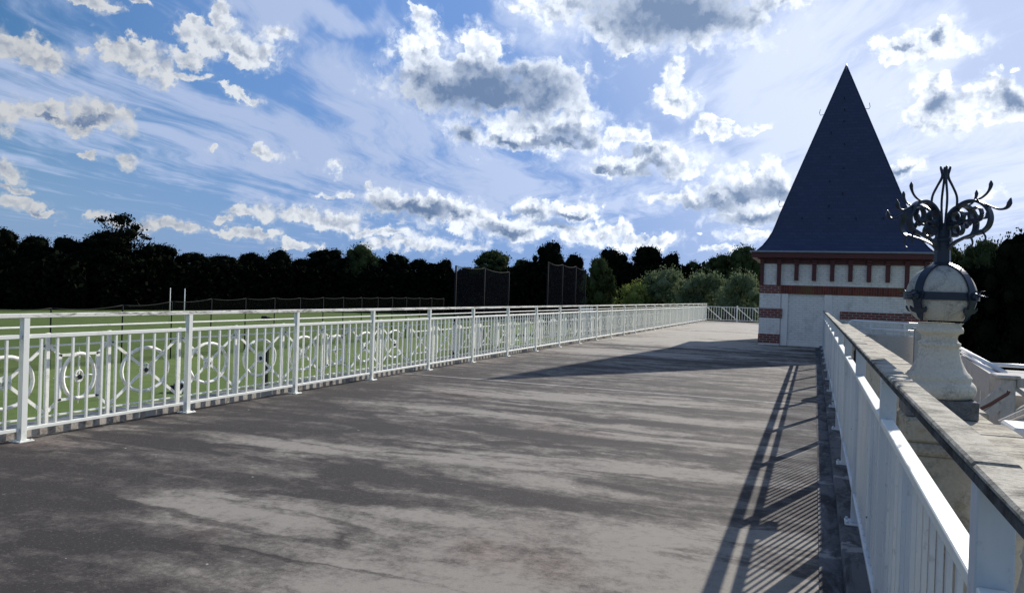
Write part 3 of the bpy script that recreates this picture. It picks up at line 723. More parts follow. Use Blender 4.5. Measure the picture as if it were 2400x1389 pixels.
        def tend(pts, r): c = spl(pts); n = len(c); m_.tube([P3(a, q.x, q.y) for q in c], [np.interp(i / (n - 1), [0, .6, .85, 1], r) for i in range(n)], 6)
        tend([(.13, 2.08), (.20, 2.086), (.245, 2.108), (.268, 2.14), (.270, 2.172)], [.004, .006, .010, .002])
        tend([(.21, 2.072), (.28, 2.042), (.33, 2.026), (.372, 2.036), (.388, 2.078)], [.004, .006, .012, .002])
        m_.build('tendril', M_navy, t)
    for q in range(4):
        a = vdir + PI + math.radians(12 + 90 * q); m_ = MB()
        pts = [(.028, 1.95), (.045, 2.02), (.058, 2.07), (.056, 2.12), (.036, 2.17), (.017, 2.21), (.013, 2.235), (.022, 2.268), (.018, 2.273)]
        c = spl(pts, 4); n = len(c)
        m_.tube([P3(a, v_.x, v_.y) for v_ in c], [np.interp(i / (n - 1), [0, .5, .8, 1], [.006, .006, .008, .002]) for i in range(n)], 7)
        m_.build('bud_rod', M_navy, t)
    m_ = MB(); m_.lathe([(.05, 1.758), (.052, 1.77), (.040, 1.775), (.038, 1.88), (.045, 1.885), (.045, 1.90), (.038, 1.905), (.036, 1.96), (.012, 1.98)], 8, (cx, cy), False); m_.build('shaft', M_navy, t)
finial()

# ------------------------------------------------------------------ tower
def tower():
    FY = 28.15; X0, X1 = -1.79, 3.42; xc = .81; D_ = X1 - X0; BY = FY + D_; yc = FY + D_ / 2
    t = thing('tower', 'square white and red brick tower with a steep dark slate pyramid roof', 'tower', (xc, yc, 0))
    # wall core with recess for the blocked door
    dx0, dx1, dz = -.85, .31, 1.81; f = FY + .05
    m_ = MB(); m_.box(X0 + .02, X1 - .02, f + .10, BY - .02, GZ, 2.97)
    m_.box(X0 + .02, dx0 - .23, f, f + .097, GZ, 2.96); m_.box(dx1 + .265, X1 - .02, f, f + .097, -.001 + .0, 2.96); m_.box(dx0 - .227, dx1 + .262, f, f + .097, dz + .28, 2.96)
    m_.build('wall', M_wbrick, t)
    # plain painted jambs of the door, infill
    MB().bbox(dx0 - .225, dx0, f - .01, f + .095, 0, dz, .01).build('door_jamb', M_paintw, t); MB().bbox(dx1, dx1 + .262, f - .01, f + .095, 0, dz, .01).build('door_jamb', M_paintw, t)
    MB().box(dx0 + .002, dx1 - .002, f + .055, f + .094, .16, dz).build('blocked_doorway', M_wbrick, t)
    MB().bbox(dx0 + .002, dx1 - .002, f + .03, f + .094, 0, .157, .008).build('door_sill', M_paintw, t)
    # string course
    MB().box(X0 + .70, X1 - .70, f - .022, f - .003, 1.80, 2.09).build('brick_band', M_sbrick, t)
    MB().box(dx0 - .2, dx1 + .2, f - .003, f + .09, 1.812, 2.088).build('lintel', M_sbrick, t)
    # right of door lower band
    MB().box(dx1 + .50, X1 - .70, f - .022, f - .003, .98, 1.26).build('brick_band', M_rbrick, t)
    # corner piers with alternating white and red blocks
    def pier(xa, xb, ya, yb):
        for z0, z1, mt in ((-.001, .062, M_wbrick), (.062, .38, M_rbrick), (.38, .95, M_wbrick), (.95, 1.28, M_rbrick), (1.28, 1.80, M_wbrick), (1.80, 2.09, M_rbrick), (2.09, 2.96, M_wbrick)):
            pr = .0 if mt is M_wbrick else .012; ex = .06 if (z0 == .95) else 0
            MB().box(xa - pr, xb + pr + (ex if xa < 0 else 0), ya - pr, yb + pr, z0 + .001, z1 - .001).build('pier_block', mt, t)
    pier(X0, X0 + .69, FY, FY + .12); pier(X1 - .69, X1, FY, FY + .12)
    # timber frieze, boards, brackets
    MB().bbox(X0 - .10, X1 + .10, FY - .10, BY + .10, 2.972, 3.02, .005).build('wall_plate', M_timber, t)
    MB().box(X0 + .001, X1 - .001, FY - .03, FY - .001, 2.83, 2.97).build('frieze_board', M_timber, t)
    MB().bbox(X0 - .30, X1 + .30, FY - .30, BY + .30, 3.022, 3.20, .01).build('fascia', M_timber, t)
    MB().bbox(X0 - .36, X1 + .36, FY - .36, BY + .36, 3.202, 3.262, .015).build('gutter', M_gutter, t)
    bx = [-1.74 + .566 * k for k in range(10)]
    for k, x in enumerate(bx):
        long_ = k in (0, 1, 8, 9); zb = 2.095 if long_ else 2.26; a, b_ = max(x - .068, X0 + .003), min(x + .068, X1 - .003)
        m_ = MB(); m_.bbox(a, b_, FY - .085, FY - .032 + .03, zb, 2.97, .006); m_.bbox(a - .012, b_ + .012, FY - .17, FY - .087, 2.90, 2.969, .006)
        m_.bbox(a - .012, b_ + .012, FY - .13, FY - .087, 2.80, 2.897, .006)
        m_.lathe([(.02, zb - .0), (.02, zb + .01)], 6, (x, FY - .2)) if 0 else None
        m_.build('bracket', M_timber, t)
    # roof
    prof = [(2.74, 3.264), (2.70, 3.30), (2.55, 3.46), (2.40, 3.68), (2.25, 3.97), (2.13, 4.32), (2.02, 4.66)]
    za = 10.28; zz_ = 4.66; hw = 2.02
    while hw > .12:
        hw -= .095; prof.append((max(hw, .02), za - (za - 4.66) * hw / 2.02))
    m_ = MB(); vs = []; fs = []
    for h, z in prof: vs += [(xc - h, yc - h, z), (xc + h, yc - h, z), (xc + h, yc + h, z), (xc - h, yc + h, z)]
    for i in range(len(prof) - 1):
        for k in range(4): k2 = (k + 1) % 4; fs.append((i * 4 + k, i * 4 + k2, i * 4 + 4 + k2, i * 4 + 4 + k))
    n = len(prof); fs.append((4 * n - 4, 4 * n - 3, 4 * n - 2, 4 * n - 1)); m_.add(vs, fs)
    roof = m_.build('roof', M_slate, t)
    m_ = MB(); m_.lathe([(.03, 10.16), (.10, 10.0), (.06, 10.12), (.05, 10.22), (.004, 10.34)], 8, (xc, yc)); m_.build('roof_cap', M_gutter, t)
    # lead hips
    for sx_, sy_ in ((-1, -1), (1, -1), (1, 1), (-1, 1)):
        MB().tube([(xc + sx_ * (h + .005), yc + sy_ * (h + .005), z + .005) for h, z in prof], .018, 5).build('hip_roll', M_slate, t)
    # ladder hooks on the front slope
    def hook(px, py, side=0):
        # meet the front slope along the line of sight
        d = ray(px, py); best = None
        for s in np.linspace(24, 34, 2000):
            q = EYE + d * (s / d[1])
            h = np.interp(q[2], [p_[1] for p_ in prof], [p_[0] for p_ in prof])
            if q[1] >= yc - h: best = q; break
        if best is None: return
        x, y, z = best; m2 = MB(); m2.tube([(x, y + .02, z + .06), (x, y - .05, z + .03), (x, y - .10, z - .02), (x, y - .12, z + .05)], .013, 5); m2.build('roof_hook', M_black, roof)
    for q in [(1979,232),(1979,259),(1978,286),(1948,313),(1979,339),(1945,369),(1977,396),(1945,426),(1975,455),(1943,484),(1880,513),(1943,513),(2006,513),(2070,513)]: hook(*q)
    for sx_, z in ((-1, 8.35), (1, 8.5), (-1, 4.9)):
        h = np.interp(z, [p_[1] for p_ in prof], [p_[0] for p_ in prof]); x = xc + sx_ * h
        MB().tube([(x - sx_ * .02, yc - h, z), (x + sx_ * .14, yc - h, z - .02), (x + sx_ * .17, yc - h, z + .06), (x + sx_ * .14, yc - h, z + .20)], .010, 5).build('side_hook', M_black, roof)
M_paintw = mat_paint('white_masonry_paint', (.74, .71, .67), (.45, .45, .43), .4, .7, 2.5)
tower()

# ------------------------------------------------------------------ stairs and walls right of the balustrade
def pt(x, y, Y): return tuple(onY(x, y, Y))
Yw = 25.8
a = pt(2040, 784, Yw); b_ = pt(2143, 792, Yw)
MB().bbox(1.05, b_[0], Yw, Yw + .25, GZ, a[2], .012).build('landing_wall', M_conc); o = C.objects[-1] if 0 else bpy.data.objects['landing_wall']; tag(o, 'grey rendered landing wall below the tower, under the white pipe handrails', 'wall')
a = pt(2143, 768, Yw - .3); b_ = pt(2162, 768, Yw - .3)
m_ = MB(); m_.bbox(a[0], b_[0], Yw - .45, Yw - .2, GZ, a[2] - .05, .01); m_.bbox(a[0] - .04, b_[0] + .04, Yw - .49, Yw - .16, a[2] - .048, a[2] + .01, .012)
tag(m_.build('stair_pillar', M_conc), 'grey square pillar at the end of the landing wall, half behind the stone finial', 'pillar')
t = thing('pipe_handrail', 'white pipe handrail with a bent end in front of the lower tower wall', 'handrail', pt(1990, 766, Yw))
MB().tube([pt(1989, 768, Yw), pt(1990, 756, Yw), pt(1994, 752, Yw), pt(2002, 751, Yw), pt(2164, 760, Yw)], .035, 8).build('top_pipe', M_pipe, t)
MB().tube([pt(2018, 769, Yw), pt(2146, 776, Yw)], .03, 8).build('lower_pipe', M_pipe, t)
for x, y in ((2040, 754), (2120, 758)): MB().tube([pt(x, y, Yw), pt(x, y + 30, Yw)], .025, 6).build('pipe_post', M_pipe, t)
# stair flight going down to the right
Ya, Yb = 19.0, 12.4
q0, q1 = Vector(pt(2262, 850, Ya)), Vector(pt(2336, 905, Yb))
t = thing('stair_flight', 'grey concrete stair flight with white sloping handrails right of the finial', 'stairs', tuple(q1))
m_ = MB(); dirv = q1 - q0; n = 16
for i in range(n):
    u0, u1 = i / n, (i + 1) / n; z = q0.z + dirv.z * u0 - .1; y0 = q0.y + dirv.y * u0; y1 = q0.y + dirv.y * u1; x = q0.x + dirv.x * u0
    m_.box(x, x + 1.4, y1, y0, z - 1.2, z)
m_.build('steps', M_conc, t)
MB().bar(q0, q1, .18, .34).build('stringer', M_conc, t)
MB().tube([pt(2252, 816, Ya), pt(2355, 873, Yb)], .035, 8).build('handrail_pipe', M_pipe, t)
MB().tube([pt(2254, 825, Ya), pt(2334, 877, Yb)], .03, 8).build('handrail_pipe', M_pipe, t)
MB().tube([pt(2254, 833, Ya), pt(2338, 888, Yb)], .025, 8).build('handrail_pipe', M_pipe, t)
for u in (.3, .62): 
    A, B = Vector(pt(2252, 816, Ya)), Vector(pt(2355, 873, Yb)); c = A.lerp(B, u); MB().tube([c, c - Vector((0, 0, .9))], .03, 6).build('handrail_post', M_pipe, t)
a = pt(2341, 880, 12.0); b_ = pt(2378, 880, 12.0)
m_ = MB(); m_.bbox(a[0], b_[0], 11.9, 12.25, GZ, a[2] - .03, .012); m_.bbox(a[0] - .05, b_[0] + .05, 11.86, 12.29, a[2] - .028, a[2] + .02, .015)
tag(m_.build('newel_pillar', M_conc), 'stained concrete newel pillar with a flat cap at the foot of the sloping handrails', 'pillar')
# low wall behind, with pipe rail
a = pt(2290, 852, 18.5); b_ = pt(2460, 861, 18.5)
t = thing('wall_pipe_rail', 'thin white pipe rail running level against the dark trees at the right edge', 'handrail', a)
MB().tube([a, b_], .04, 8).build('top_pipe', M_pipe, t); c = pt(2312, 853, 18.5); MB().tube([c, (c[0], c[1], c[2] - 1.1)], .05, 6).build('pipe_post', M_pipe, t)
# lattice parapet right of the pillar
t = thing('lattice_parapet', 'grey concrete parapet with crossed openings right of the newel pillar', 'parapet', pt(2380, 935, 12.1))
A = pt(2379, 884, 12.1); B = pt(2470, 890, 12.1); zt = A[2]; 
MB().bbox(A[0], A[0] + 2.4, 12.0, 12.2, zt - .13, zt, .01).build('top_beam', M_conc, t)
MB().bbox(A[0], A[0] + 2.4, 12.0, 12.2, zt - .62, zt - .5, .01).build('bottom_beam', M_conc, t)
for k in range(5):
    x = A[0] + .5 * k; m_ = MB(); m_.bar((x, 12.08, zt - .14), (x + .48, 12.08, zt - .49), .09, .055); m_.bar((x, 12.13, zt - .49), (x + .48, 12.13, zt - .14), .09, .055); m_.build('lattice_cross', M_conc, t)
MB().bbox(A[0], A[0] + 2.4, 12.0, 12.2, GZ, zt - .622, .01).build('base', M_conc, t)
# lower flight seen under the pillar
t = thing('lower_handrail', 'dark brown sloping rail fixed to the side of the newel pillar', 'handrail', pt(2322, 948, 11.5))
MB().tube([pt(2300, 957, 11.6), pt(2322, 946, 11.5), pt(2362, 922, 11.4), pt(2365, 915, 11.4)], .022, 8).build('rail', mat_paint('brown_rail', (.10, .05, .045), (.05, .03, .03), .5, .6), t)
m_ = MB(); m_.bar(pt(2290, 960, 11.9), pt(2345, 915, 11.9), .06, .10); m_.bar(pt(2290, 985, 11.9), pt(2345, 948, 11.9), .06, .10); tag(m_.build('stair_beam', M_conc), 'pair of pale sloping beams between the finial plinth and the newel pillar', 'beam')
m_ = MB(); m_.bar(pt(2342, 988, 9.5), pt(2440, 944, 9.5), .04, .035); m_.bar(pt(2356, 992, 9.5), pt(2440, 956, 9.5), .04, .02); tag(m_.build('ramp_rail', M_conc), 'double pale grey rail rising to the right edge below the newel pillar', 'rail')
m_ = MB(); a = pt(2376, 1008, 7.5); m_.bbox(a[0], a[0] + 1.2, 7.5, 8.0, a[2] - .06, a[2] + .02, .02); m_.bbox(a[0] + .08, a[0] + 1.2, 7.55, 7.95, GZ, a[2] - .062, .02); tag(m_.build('roof_ledge', M_paintw), 'bright white flat ledge at the right edge beyond the balustrade coping', 'ledge')
# solid side wall of the building below the balustrade
MB().box(.90, 1.04, Y0 - 1, 25.75, GZ, -.05).build('side_wall', M_conc); tag(bpy.data.objects['side_wall'], kind='structure')

# ------------------------------------------------------------------ trees
def crown_mesh(name, seed, nclump, nleaf, leaf, flat=.75, core=.72, ragged=.25, base=.28, wid=.42, key=''):
    rs = np.random.RandomState(seed); cl = []
    for i in range(nclump):
        a = rs.rand() * 2 * PI; hh = rs.rand(); r = wid * math.sqrt(rs.rand()) * math.sqrt(max(.04, 1 - max(0, (hh - .25) / .78) ** 2.2))
        z = base + (1 - base - .1) * hh; s = (.05 + .11 * rs.rand() ** 1.5) * (1.15 - .35 * hh)
        cl.append((r * math.cos(a), r * math.sin(a), z, s))
    cl.append((0, 0, base + .25, .26)); cl.append((0, 0, base + .48, .2)); 
    if key != 'bush':
        for i in range(34):                                          # a rounded, lumpy dome
            a = 2.4 * i; th = (i + .5) / 34 * 1.45; k = .72 + .42 * rs.rand(); top = .25 + .13 * rs.rand()
            cl.append((wid * .78 * math.sin(th) * math.cos(a) * k, wid * .78 * math.sin(th) * math.sin(a) * k, .52 + top * math.cos(th), .055 + .065 * rs.rand()))
        cl.append((0, 0, .60, .26))
    else: cl.append((.03, 0, .86, .07))
    V = []; Q = []; nv = 0
    w_ = np.array([c[3] ** 2 for c in cl]); w_ /= w_.sum(); pick = rs.choice(len(cl), nleaf, p=w_)
    cc_ = np.array(cl)[pick]; d = rs.normal(size=(nleaf, 3)); d /= np.linalg.norm(d, axis=1)[:, None]
    rad = cc_[:, 3] * (.80 + ragged * rs.rand(nleaf) ** 1.5 * 1.6)
    ctr = cc_[:, :3] + d * rad[:, None] * np.array([1, 1, flat])
    u = rs.normal(size=(nleaf, 3)); u /= np.linalg.norm(u, axis=1)[:, None]; nrm = d + .9 * rs.normal(size=(nleaf, 3)); v = np.cross(nrm, u); v /= np.linalg.norm(v, axis=1)[:, None] + 1e-9
    u = np.cross(v, nrm); u /= np.linalg.norm(u, axis=1)[:, None] + 1e-9
    s = leaf * (.6 + .8 * rs.rand(nleaf))[:, None]
    V = np.stack([ctr - u * s, ctr - v * s * .55, ctr + u * s, ctr + v * s * .55], 1).reshape(-1, 3)
    Q = np.arange(nleaf * 4).reshape(-1, 4)
    # inner cores: lumpy balls that stop the light
    if core > 0:
        vs = []; fs = []; o = len(V)
        for c in cl:
            n1, n2 = 6, 8
            for i in range(n1 + 1):
                th = PI * i / n1
                for k in range(n2):
                    f_ = 2 * PI * k / n2; r = c[3] * core * (.85 + .3 * rs.rand())
                    vs.append((c[0] + r * math.sin(th) * math.cos(f_), c[1] + r * math.sin(th) * math.sin(f_), c[2] + r * flat * math.cos(th)))
            for i in range(n1):
                for k in range(n2): fs.append((o + i * n2 + k, o + (i + 1) * n2 + k, o + (i + 1) * n2 + (k + 1) % n2, o + i * n2 + (k + 1) % n2))
            o += (n1 + 1) * n2
        V = np.vstack([V, np.array(vs)]); Q = np.vstack([Q, np.array(fs)])
    me = fast_mesh(name, V, Q); me.materials.append(M_leafD); return me, cl
def trunk_mesh(name, seed, cl, r=.022):
    rs = random.Random(seed); m_ = MB(); m_.tube([(0, 0, 0), (.005, 0, .12), (-.005, .01, .3), (.01, 0, .5), (0, 0, .8)], [r * 1.5, r, r * .8, r * .55, r * .2], 8)
    for c in cl[:14]:
        z0 = rs.uniform(.2, max(.25, c[2] - .1)); m_.tube([(0, 0, z0), (c[0] * .5, c[1] * .5, (z0 + c[2]) / 2 - .02), (c[0], c[1], c[2])], [r * .45, r * .3, r * .1], 5)
    me = bpy.data.meshes.new(name); me.from_pydata(m_.v, [], m_.f); me.update(); me.polygons.foreach_set('use_smooth', m_.sm); me.materials.append(M_bark); return me
protos = {}
for key, args in {'round': (11, 100, 14000, .015, .7, .8, .38, .0, .42), 'tall': (12, 85, 12000, .014, .8, .78, .42, .0, .34), 'wide': (13, 115, 15000, .015, .6, .8, .42, .0, .48),
                  'sparse': (14, 70, 7500, .016, .45, .6, .5, .22, .46), 'bush': (15, 130, 22000, .0135, .8, .66, .55, .02, .48)}.items():
    me, cl = crown_mesh('crown_' + key, *args, key='bush' if key in ('bush', 'sparse') else key); protos[key] = (me, trunk_mesh('trunk_' + key, args[0], cl))
def tree(px, top, half, z, key, mat, label, kind='tree', group=None, rot=0):
    p = dep(px, top, z); h = (p[2] - GZ) / .945; wpx = half / F_PX * z * (1.3 if key != 'bush' else 1.1)
    t = thing(kind, label, 'tree', (p[0], p[1], GZ), group)
    prox = {'round': .52, 'tall': .42, 'wide': .58, 'sparse': .55, 'bush': .60}[key]
    sx_ = wpx / prox; t.scale = (sx_, sx_, h / 1.0); t.rotation_euler = (0, 0, rot)
    for nm, me in (('trunk', protos[key][1]), ('crown', protos[key][0])):
        o = bpy.data.objects.new(nm, me); C.objects.link(o); o.parent = t
        if nm == 'crown': o.material_slots[0].link = 'OBJECT'; o.material_slots[0].material = mat
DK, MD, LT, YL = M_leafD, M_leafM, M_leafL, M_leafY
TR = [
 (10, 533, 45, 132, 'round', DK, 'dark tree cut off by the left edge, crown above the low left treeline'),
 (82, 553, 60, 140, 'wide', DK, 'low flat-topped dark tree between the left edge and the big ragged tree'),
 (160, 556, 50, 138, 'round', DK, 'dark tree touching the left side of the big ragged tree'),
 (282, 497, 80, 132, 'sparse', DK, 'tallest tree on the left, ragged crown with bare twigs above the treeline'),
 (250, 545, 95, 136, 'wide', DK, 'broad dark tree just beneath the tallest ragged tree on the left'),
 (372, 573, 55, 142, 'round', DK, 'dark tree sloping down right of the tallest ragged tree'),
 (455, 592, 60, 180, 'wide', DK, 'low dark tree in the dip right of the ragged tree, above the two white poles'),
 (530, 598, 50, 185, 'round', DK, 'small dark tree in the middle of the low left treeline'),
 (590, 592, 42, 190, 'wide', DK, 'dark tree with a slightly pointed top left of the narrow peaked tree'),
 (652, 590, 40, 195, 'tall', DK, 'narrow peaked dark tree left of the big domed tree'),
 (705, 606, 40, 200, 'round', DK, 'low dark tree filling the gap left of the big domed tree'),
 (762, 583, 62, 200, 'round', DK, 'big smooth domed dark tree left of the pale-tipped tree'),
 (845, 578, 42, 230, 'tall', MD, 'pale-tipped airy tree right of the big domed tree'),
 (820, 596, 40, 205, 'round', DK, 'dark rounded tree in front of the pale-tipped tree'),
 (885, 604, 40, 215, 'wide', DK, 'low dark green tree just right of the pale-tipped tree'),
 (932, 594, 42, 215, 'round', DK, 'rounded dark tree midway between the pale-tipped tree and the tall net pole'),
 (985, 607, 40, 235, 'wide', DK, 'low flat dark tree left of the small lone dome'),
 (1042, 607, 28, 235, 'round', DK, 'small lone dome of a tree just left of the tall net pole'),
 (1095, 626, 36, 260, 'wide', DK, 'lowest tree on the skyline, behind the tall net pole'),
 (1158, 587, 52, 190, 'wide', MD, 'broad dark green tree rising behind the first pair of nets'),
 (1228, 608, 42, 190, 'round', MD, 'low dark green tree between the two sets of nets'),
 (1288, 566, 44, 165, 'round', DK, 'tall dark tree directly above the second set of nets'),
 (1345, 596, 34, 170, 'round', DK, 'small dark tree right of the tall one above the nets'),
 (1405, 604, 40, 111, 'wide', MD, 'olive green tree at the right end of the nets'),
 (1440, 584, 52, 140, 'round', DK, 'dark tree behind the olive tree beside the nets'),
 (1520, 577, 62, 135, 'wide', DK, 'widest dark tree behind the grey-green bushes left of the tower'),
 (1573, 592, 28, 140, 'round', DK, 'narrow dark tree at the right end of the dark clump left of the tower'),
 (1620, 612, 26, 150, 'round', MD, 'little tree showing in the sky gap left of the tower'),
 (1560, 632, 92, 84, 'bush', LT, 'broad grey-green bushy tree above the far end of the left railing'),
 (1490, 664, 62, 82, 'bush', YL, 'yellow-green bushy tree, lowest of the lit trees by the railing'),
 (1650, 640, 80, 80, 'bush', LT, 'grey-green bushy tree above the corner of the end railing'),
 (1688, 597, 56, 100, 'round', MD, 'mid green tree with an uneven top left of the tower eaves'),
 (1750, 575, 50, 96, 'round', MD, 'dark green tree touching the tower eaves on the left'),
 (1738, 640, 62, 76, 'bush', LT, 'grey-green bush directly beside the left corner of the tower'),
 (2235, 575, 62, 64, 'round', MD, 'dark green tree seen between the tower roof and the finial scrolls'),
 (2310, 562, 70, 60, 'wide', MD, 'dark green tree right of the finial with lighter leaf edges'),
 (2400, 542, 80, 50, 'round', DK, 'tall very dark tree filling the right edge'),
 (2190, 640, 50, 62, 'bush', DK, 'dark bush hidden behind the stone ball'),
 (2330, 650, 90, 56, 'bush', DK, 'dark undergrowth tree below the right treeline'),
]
def zwood(x): return float(np.interp(x, [-260, 200, 700, 1050, 1400, 1640, 1990], [122, 138, 172, 185, 158, 140, 118]))
rr = random.Random(5)
TR = [(a, b, c, (zwood(a) + 1.5 + (i % 3) * 1.2) if (d > 112) else d) + tuple(r) for i, (a, b, c, d, *r) in enumerate(TR)]
for T in TR: tree(*T, rot=rr.uniform(0, 6.28))
# dense dark wood below the crowns: too many stems to count
def wood(pts, seed, name, n):
    rs = np.random.RandomState(seed); P_ = []
    pts = [dep(x, y, z) for x, y, z in pts]; seg = len(pts) - 1; V = []; vs = []; fs = []
    per = n // seg
    for a, b_ in zip(pts[:-1], pts[1:]):
        u = rs.rand(per, 1); base = a + (b_ - a) * u; L_ = np.linalg.norm((b_ - a)[:2]); nv = np.array([-(b_ - a)[1], (b_ - a)[0], 0]) / L_
        h = rs.rand(per) ** .8; top = base[:, 2]; lump = 1.1 * np.sin(base[:, 0] * .21) + .9 * np.sin(base[:, 1] * .4 + base[:, 0] * .3) + .7 * np.sin(base[:, 0] * 1.1 + 1) - .8
        c = base.copy(); c[:, 2] = GZ + (top + lump - GZ) * h; c += nv * (rs.normal(size=(per, 1)) * 1.6 - 2.2 * (1 if np.dot(nv, FW) > 0 else -1))
        V.append(c)
        o = len(vs); q = MB(); 
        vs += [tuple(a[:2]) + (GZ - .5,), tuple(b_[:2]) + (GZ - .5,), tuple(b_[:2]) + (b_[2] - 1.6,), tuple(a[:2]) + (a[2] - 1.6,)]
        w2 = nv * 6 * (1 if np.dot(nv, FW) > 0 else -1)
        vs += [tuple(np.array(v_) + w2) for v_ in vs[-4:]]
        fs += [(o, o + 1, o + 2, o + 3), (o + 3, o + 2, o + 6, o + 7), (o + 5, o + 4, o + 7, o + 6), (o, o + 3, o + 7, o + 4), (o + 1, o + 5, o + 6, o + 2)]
    c = np.vstack(V); k = len(c); u = rs.normal(size=(k, 3)); u /= np.linalg.norm(u, axis=1)[:, None]; v = np.cross(u, rs.normal(size=(k, 3))); v /= np.linalg.norm(v, axis=1)[:, None]
    s = (.30 + .40 * rs.rand(k))[:, None]
    VV = np.stack([c - u * s, c - v * s * .6, c + u * s, c + v * s * .6], 1).reshape(-1, 3); QQ = np.arange(k * 4).reshape(-1, 4)
    QQ = np.vstack([QQ, np.array(fs) + len(VV)]); VV = np.vstack([VV, np.array(vs)])
    me = fast_mesh(name, VV, QQ); me.materials.append(M_leafD); o = bpy.data.objects.new(name, me); C.objects.link(o)
    return tag(o, kind='stuff')
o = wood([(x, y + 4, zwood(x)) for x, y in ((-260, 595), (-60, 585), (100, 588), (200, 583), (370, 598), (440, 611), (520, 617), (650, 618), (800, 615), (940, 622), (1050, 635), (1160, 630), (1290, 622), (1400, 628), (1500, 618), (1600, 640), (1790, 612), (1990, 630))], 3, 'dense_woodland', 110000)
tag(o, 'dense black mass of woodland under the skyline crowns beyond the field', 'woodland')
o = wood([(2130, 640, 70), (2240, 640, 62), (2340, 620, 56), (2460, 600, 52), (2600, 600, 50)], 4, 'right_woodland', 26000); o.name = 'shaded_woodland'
tag(o, 'dark shaded woodland behind the stair rails on the right', 'woodland')

# ------------------------------------------------------------------ sports field things
# low boundary net, parallel to the terrace
def net_line(name, label, pts, hfun, mat, rad, cat='net'):
    t = thing(name, label, cat, (pts[0][0], pts[0][1], GZ))
    tops = []
    for (x, y), h in zip(pts, hfun):
        MB().tube([(x, y, GZ), (x, y, GZ + h)], rad, 7).build('net_pole', M_dpole, t); tops.append((x, y, GZ + h))
    for a, b_ in zip(tops[:-1], tops[1:]):
        m_ = MB(); n = 8; vs = []
        for i in range(n + 1):
            u = i / n; sag = -.20 * 4 * u * (1 - u) * min(1, math.dist(a, b_) / 6)
            x, y, z = [a[k] + (b_[k] - a[k]) * u for k in range(3)]; vs += [(x, y, GZ + .02), (x, y, z + sag)]
        m_.add(vs, [(2 * i, 2 * i + 2, 2 * i + 3, 2 * i + 1) for i in range(n)]); m_.build('netting', mat, t)
        MB().tube([(vs[2 * i + 1]) for i in range(n + 1)], .02, 4).build('top_cord', M_cord, t)
    return t
pp = []; hh = []
for (x, yt) in ((-230, 722), (-60, 722), (120, 722), (288, 715), (403, 706), (496, 700), (576, 699), (644, 698), (704, 698), (758, 697), (805, 697), (848, 697), (886, 697), (920, 697), (953, 697), (984, 698), (1012, 698), (1040, 699)):
    q = onX(x, yt, -42.5); pp.append((q[0], q[1])); hh.append(q[2] - GZ)
net_line('boundary_netting', 'long low boundary net on thin dark posts across the far side of the lawn', pp, hh, M_net2, .045)
A = [dep(1069, 622, 62), dep(1136, 628, 67), dep(1193, 637, 77)]
net_line('practice_net', 'tall dark practice net on black poles, the left one, beside the tallest pole', [(a[0], a[1]) for a in A], [a[2] - GZ for a in A], M_net, .08)
A = [dep(1285, 613, 72), dep(1319, 620, 79), dep(1350, 624, 86), dep(1373, 631, 92)]
net_line('practice_net', 'tall dark practice net further right, beneath the tall dark tree', [(a[0], a[1]) for a in A], [a[2] - GZ for a in A], M_net, .08)
bpy.data.objects['practice_net']['group'] = 'tall practice nets'; C.objects[-1] if 0 else None
for x, top in ((397, 674), (431, 676)):
    p = onZ(x, 755, GZ); d = np.dot(p - EYE, FW); q = dep(x, top, d)
    tag(MB().tube([(p[0], p[1], GZ), (p[0], p[1], q[2])], [.07, .05], 8).build('goal_pole', M_pole, at=(p[0], p[1], GZ)),
        'thin white pole standing on the field, the left of two' if x < 400 else 'thin white pole on the field, right of two', 'pole', 'white poles on the field')
p = onZ(622, 925, GZ); d = np.dot(p - EYE, FW); q = dep(622, 817, d)
t = MB().bbox(p[0] - .09, p[0] + .09, p[1] - .09, p[1] + .09, GZ, q[2], .02); tag(t.build('timber_stake', M_black, at=(p[0], p[1], GZ)), 'thick black stake on the grass behind the left railing, two bays from the left', 'stake')
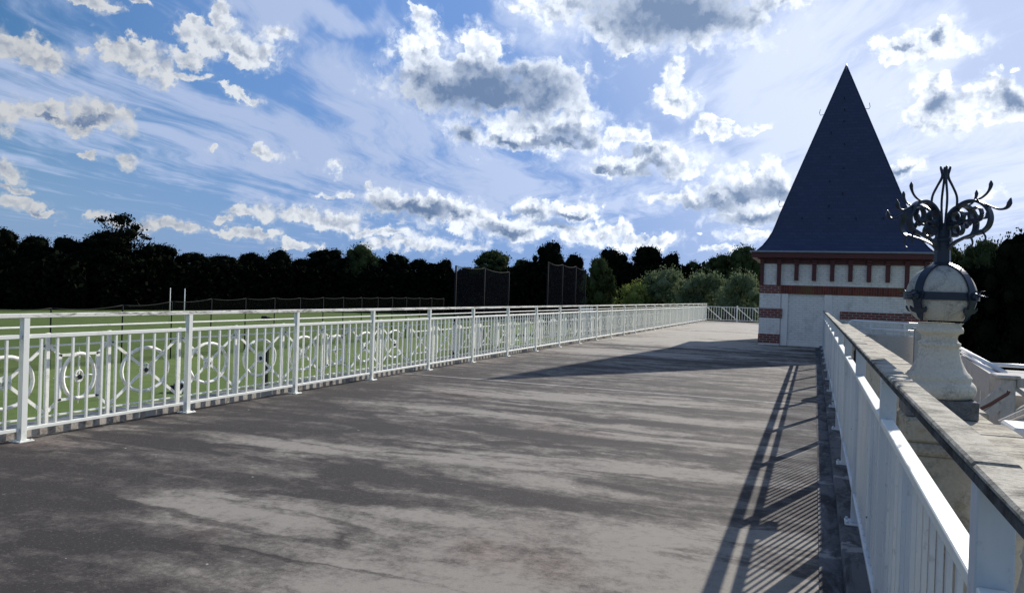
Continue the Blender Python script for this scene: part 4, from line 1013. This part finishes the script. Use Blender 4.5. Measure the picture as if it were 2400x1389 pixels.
p = onZ(1063, 858, GZ); tag(MB().bbox(p[0] - .11, p[0] + .11, p[1] - .11, p[1] + .11, GZ, GZ + 3.0, .02).build('timber_stake', M_black, at=(p[0], p[1], GZ)), 'black stake at the foot of the tallest net pole', 'stake')
# small two-wheeled line roller
p = onZ(425, 918, GZ); x, y = p[0], p[1]
t = thing('line_marker_cart', 'small black and grey wheeled cart with sloping handle on the near grass', 'cart', (x, y, GZ))
MB().bbox(x - .35, x + .3, y - .2, y + .2, GZ + .18, GZ + .42, .03).build('body', M_rusthub, t)
for dx_ in (-.38, .34):
    m_ = MB(); m_.lathe([(.05, -.03), (.17, -.03), (.17, .03), (.05, .03)], 18); m_.v = [(x + dx_ + a_, y - .24 + c_, GZ + .17 + b__) for a_, b__, c_ in m_.v]; m_.build('wheel', M_black, t)
MB().tube([(x - .2, y, GZ + .4), (x + .5, y + .1, GZ + 1.05)], .03, 6).build('handle', M_pipe, t)
MB().bbox(x - .1, x + .18, y - .12, y + .12, GZ + .42, GZ + .52, .02).build('lid', M_pipe, t)
p = onZ(625, 752, GZ); x, y = p[0], p[1]
t = thing('mower', 'tiny dark mower far out on the grass beyond the third railing bay', 'mower', (x, y, GZ))
MB().bbox(x - .8, x + .3, y - .4, y + .4, GZ + .2, GZ + .75, .12).build('body', M_black, t); MB().tube([(x + .2, y, GZ + .6), (x + 1.2, y, GZ + .35)], .06, 6).build('handle', M_dpole, t)
for k, (x0, y0) in enumerate(((1366, 722), (1376, 722), (1386, 722))):
    p = dep(x0, y0, 75); m_ = MB(); m_.bbox(p[0] - .15, p[0] + .15, p[1] - .04, p[1] + .04, GZ + .6, p[2] + .12, .01); m_.bbox(p[0] - .03, p[0] + .03, p[1] - .03, p[1] + .03, GZ, GZ + .598, .003)
    tag(m_.build('marker_board', M_pole, at=(p[0], p[1], GZ)), 'small white board below the nets, %s one of three in a row' % ('left', 'middle', 'right')[k], 'board', 'white boards beneath the nets')
for o in bpy.data.objects:
    if o.name.startswith('practice_net') and o.parent is None: o['group'] = 'tall practice nets'
    if o.name.startswith('timber_stake'): o['group'] = 'black stakes on the lawn'
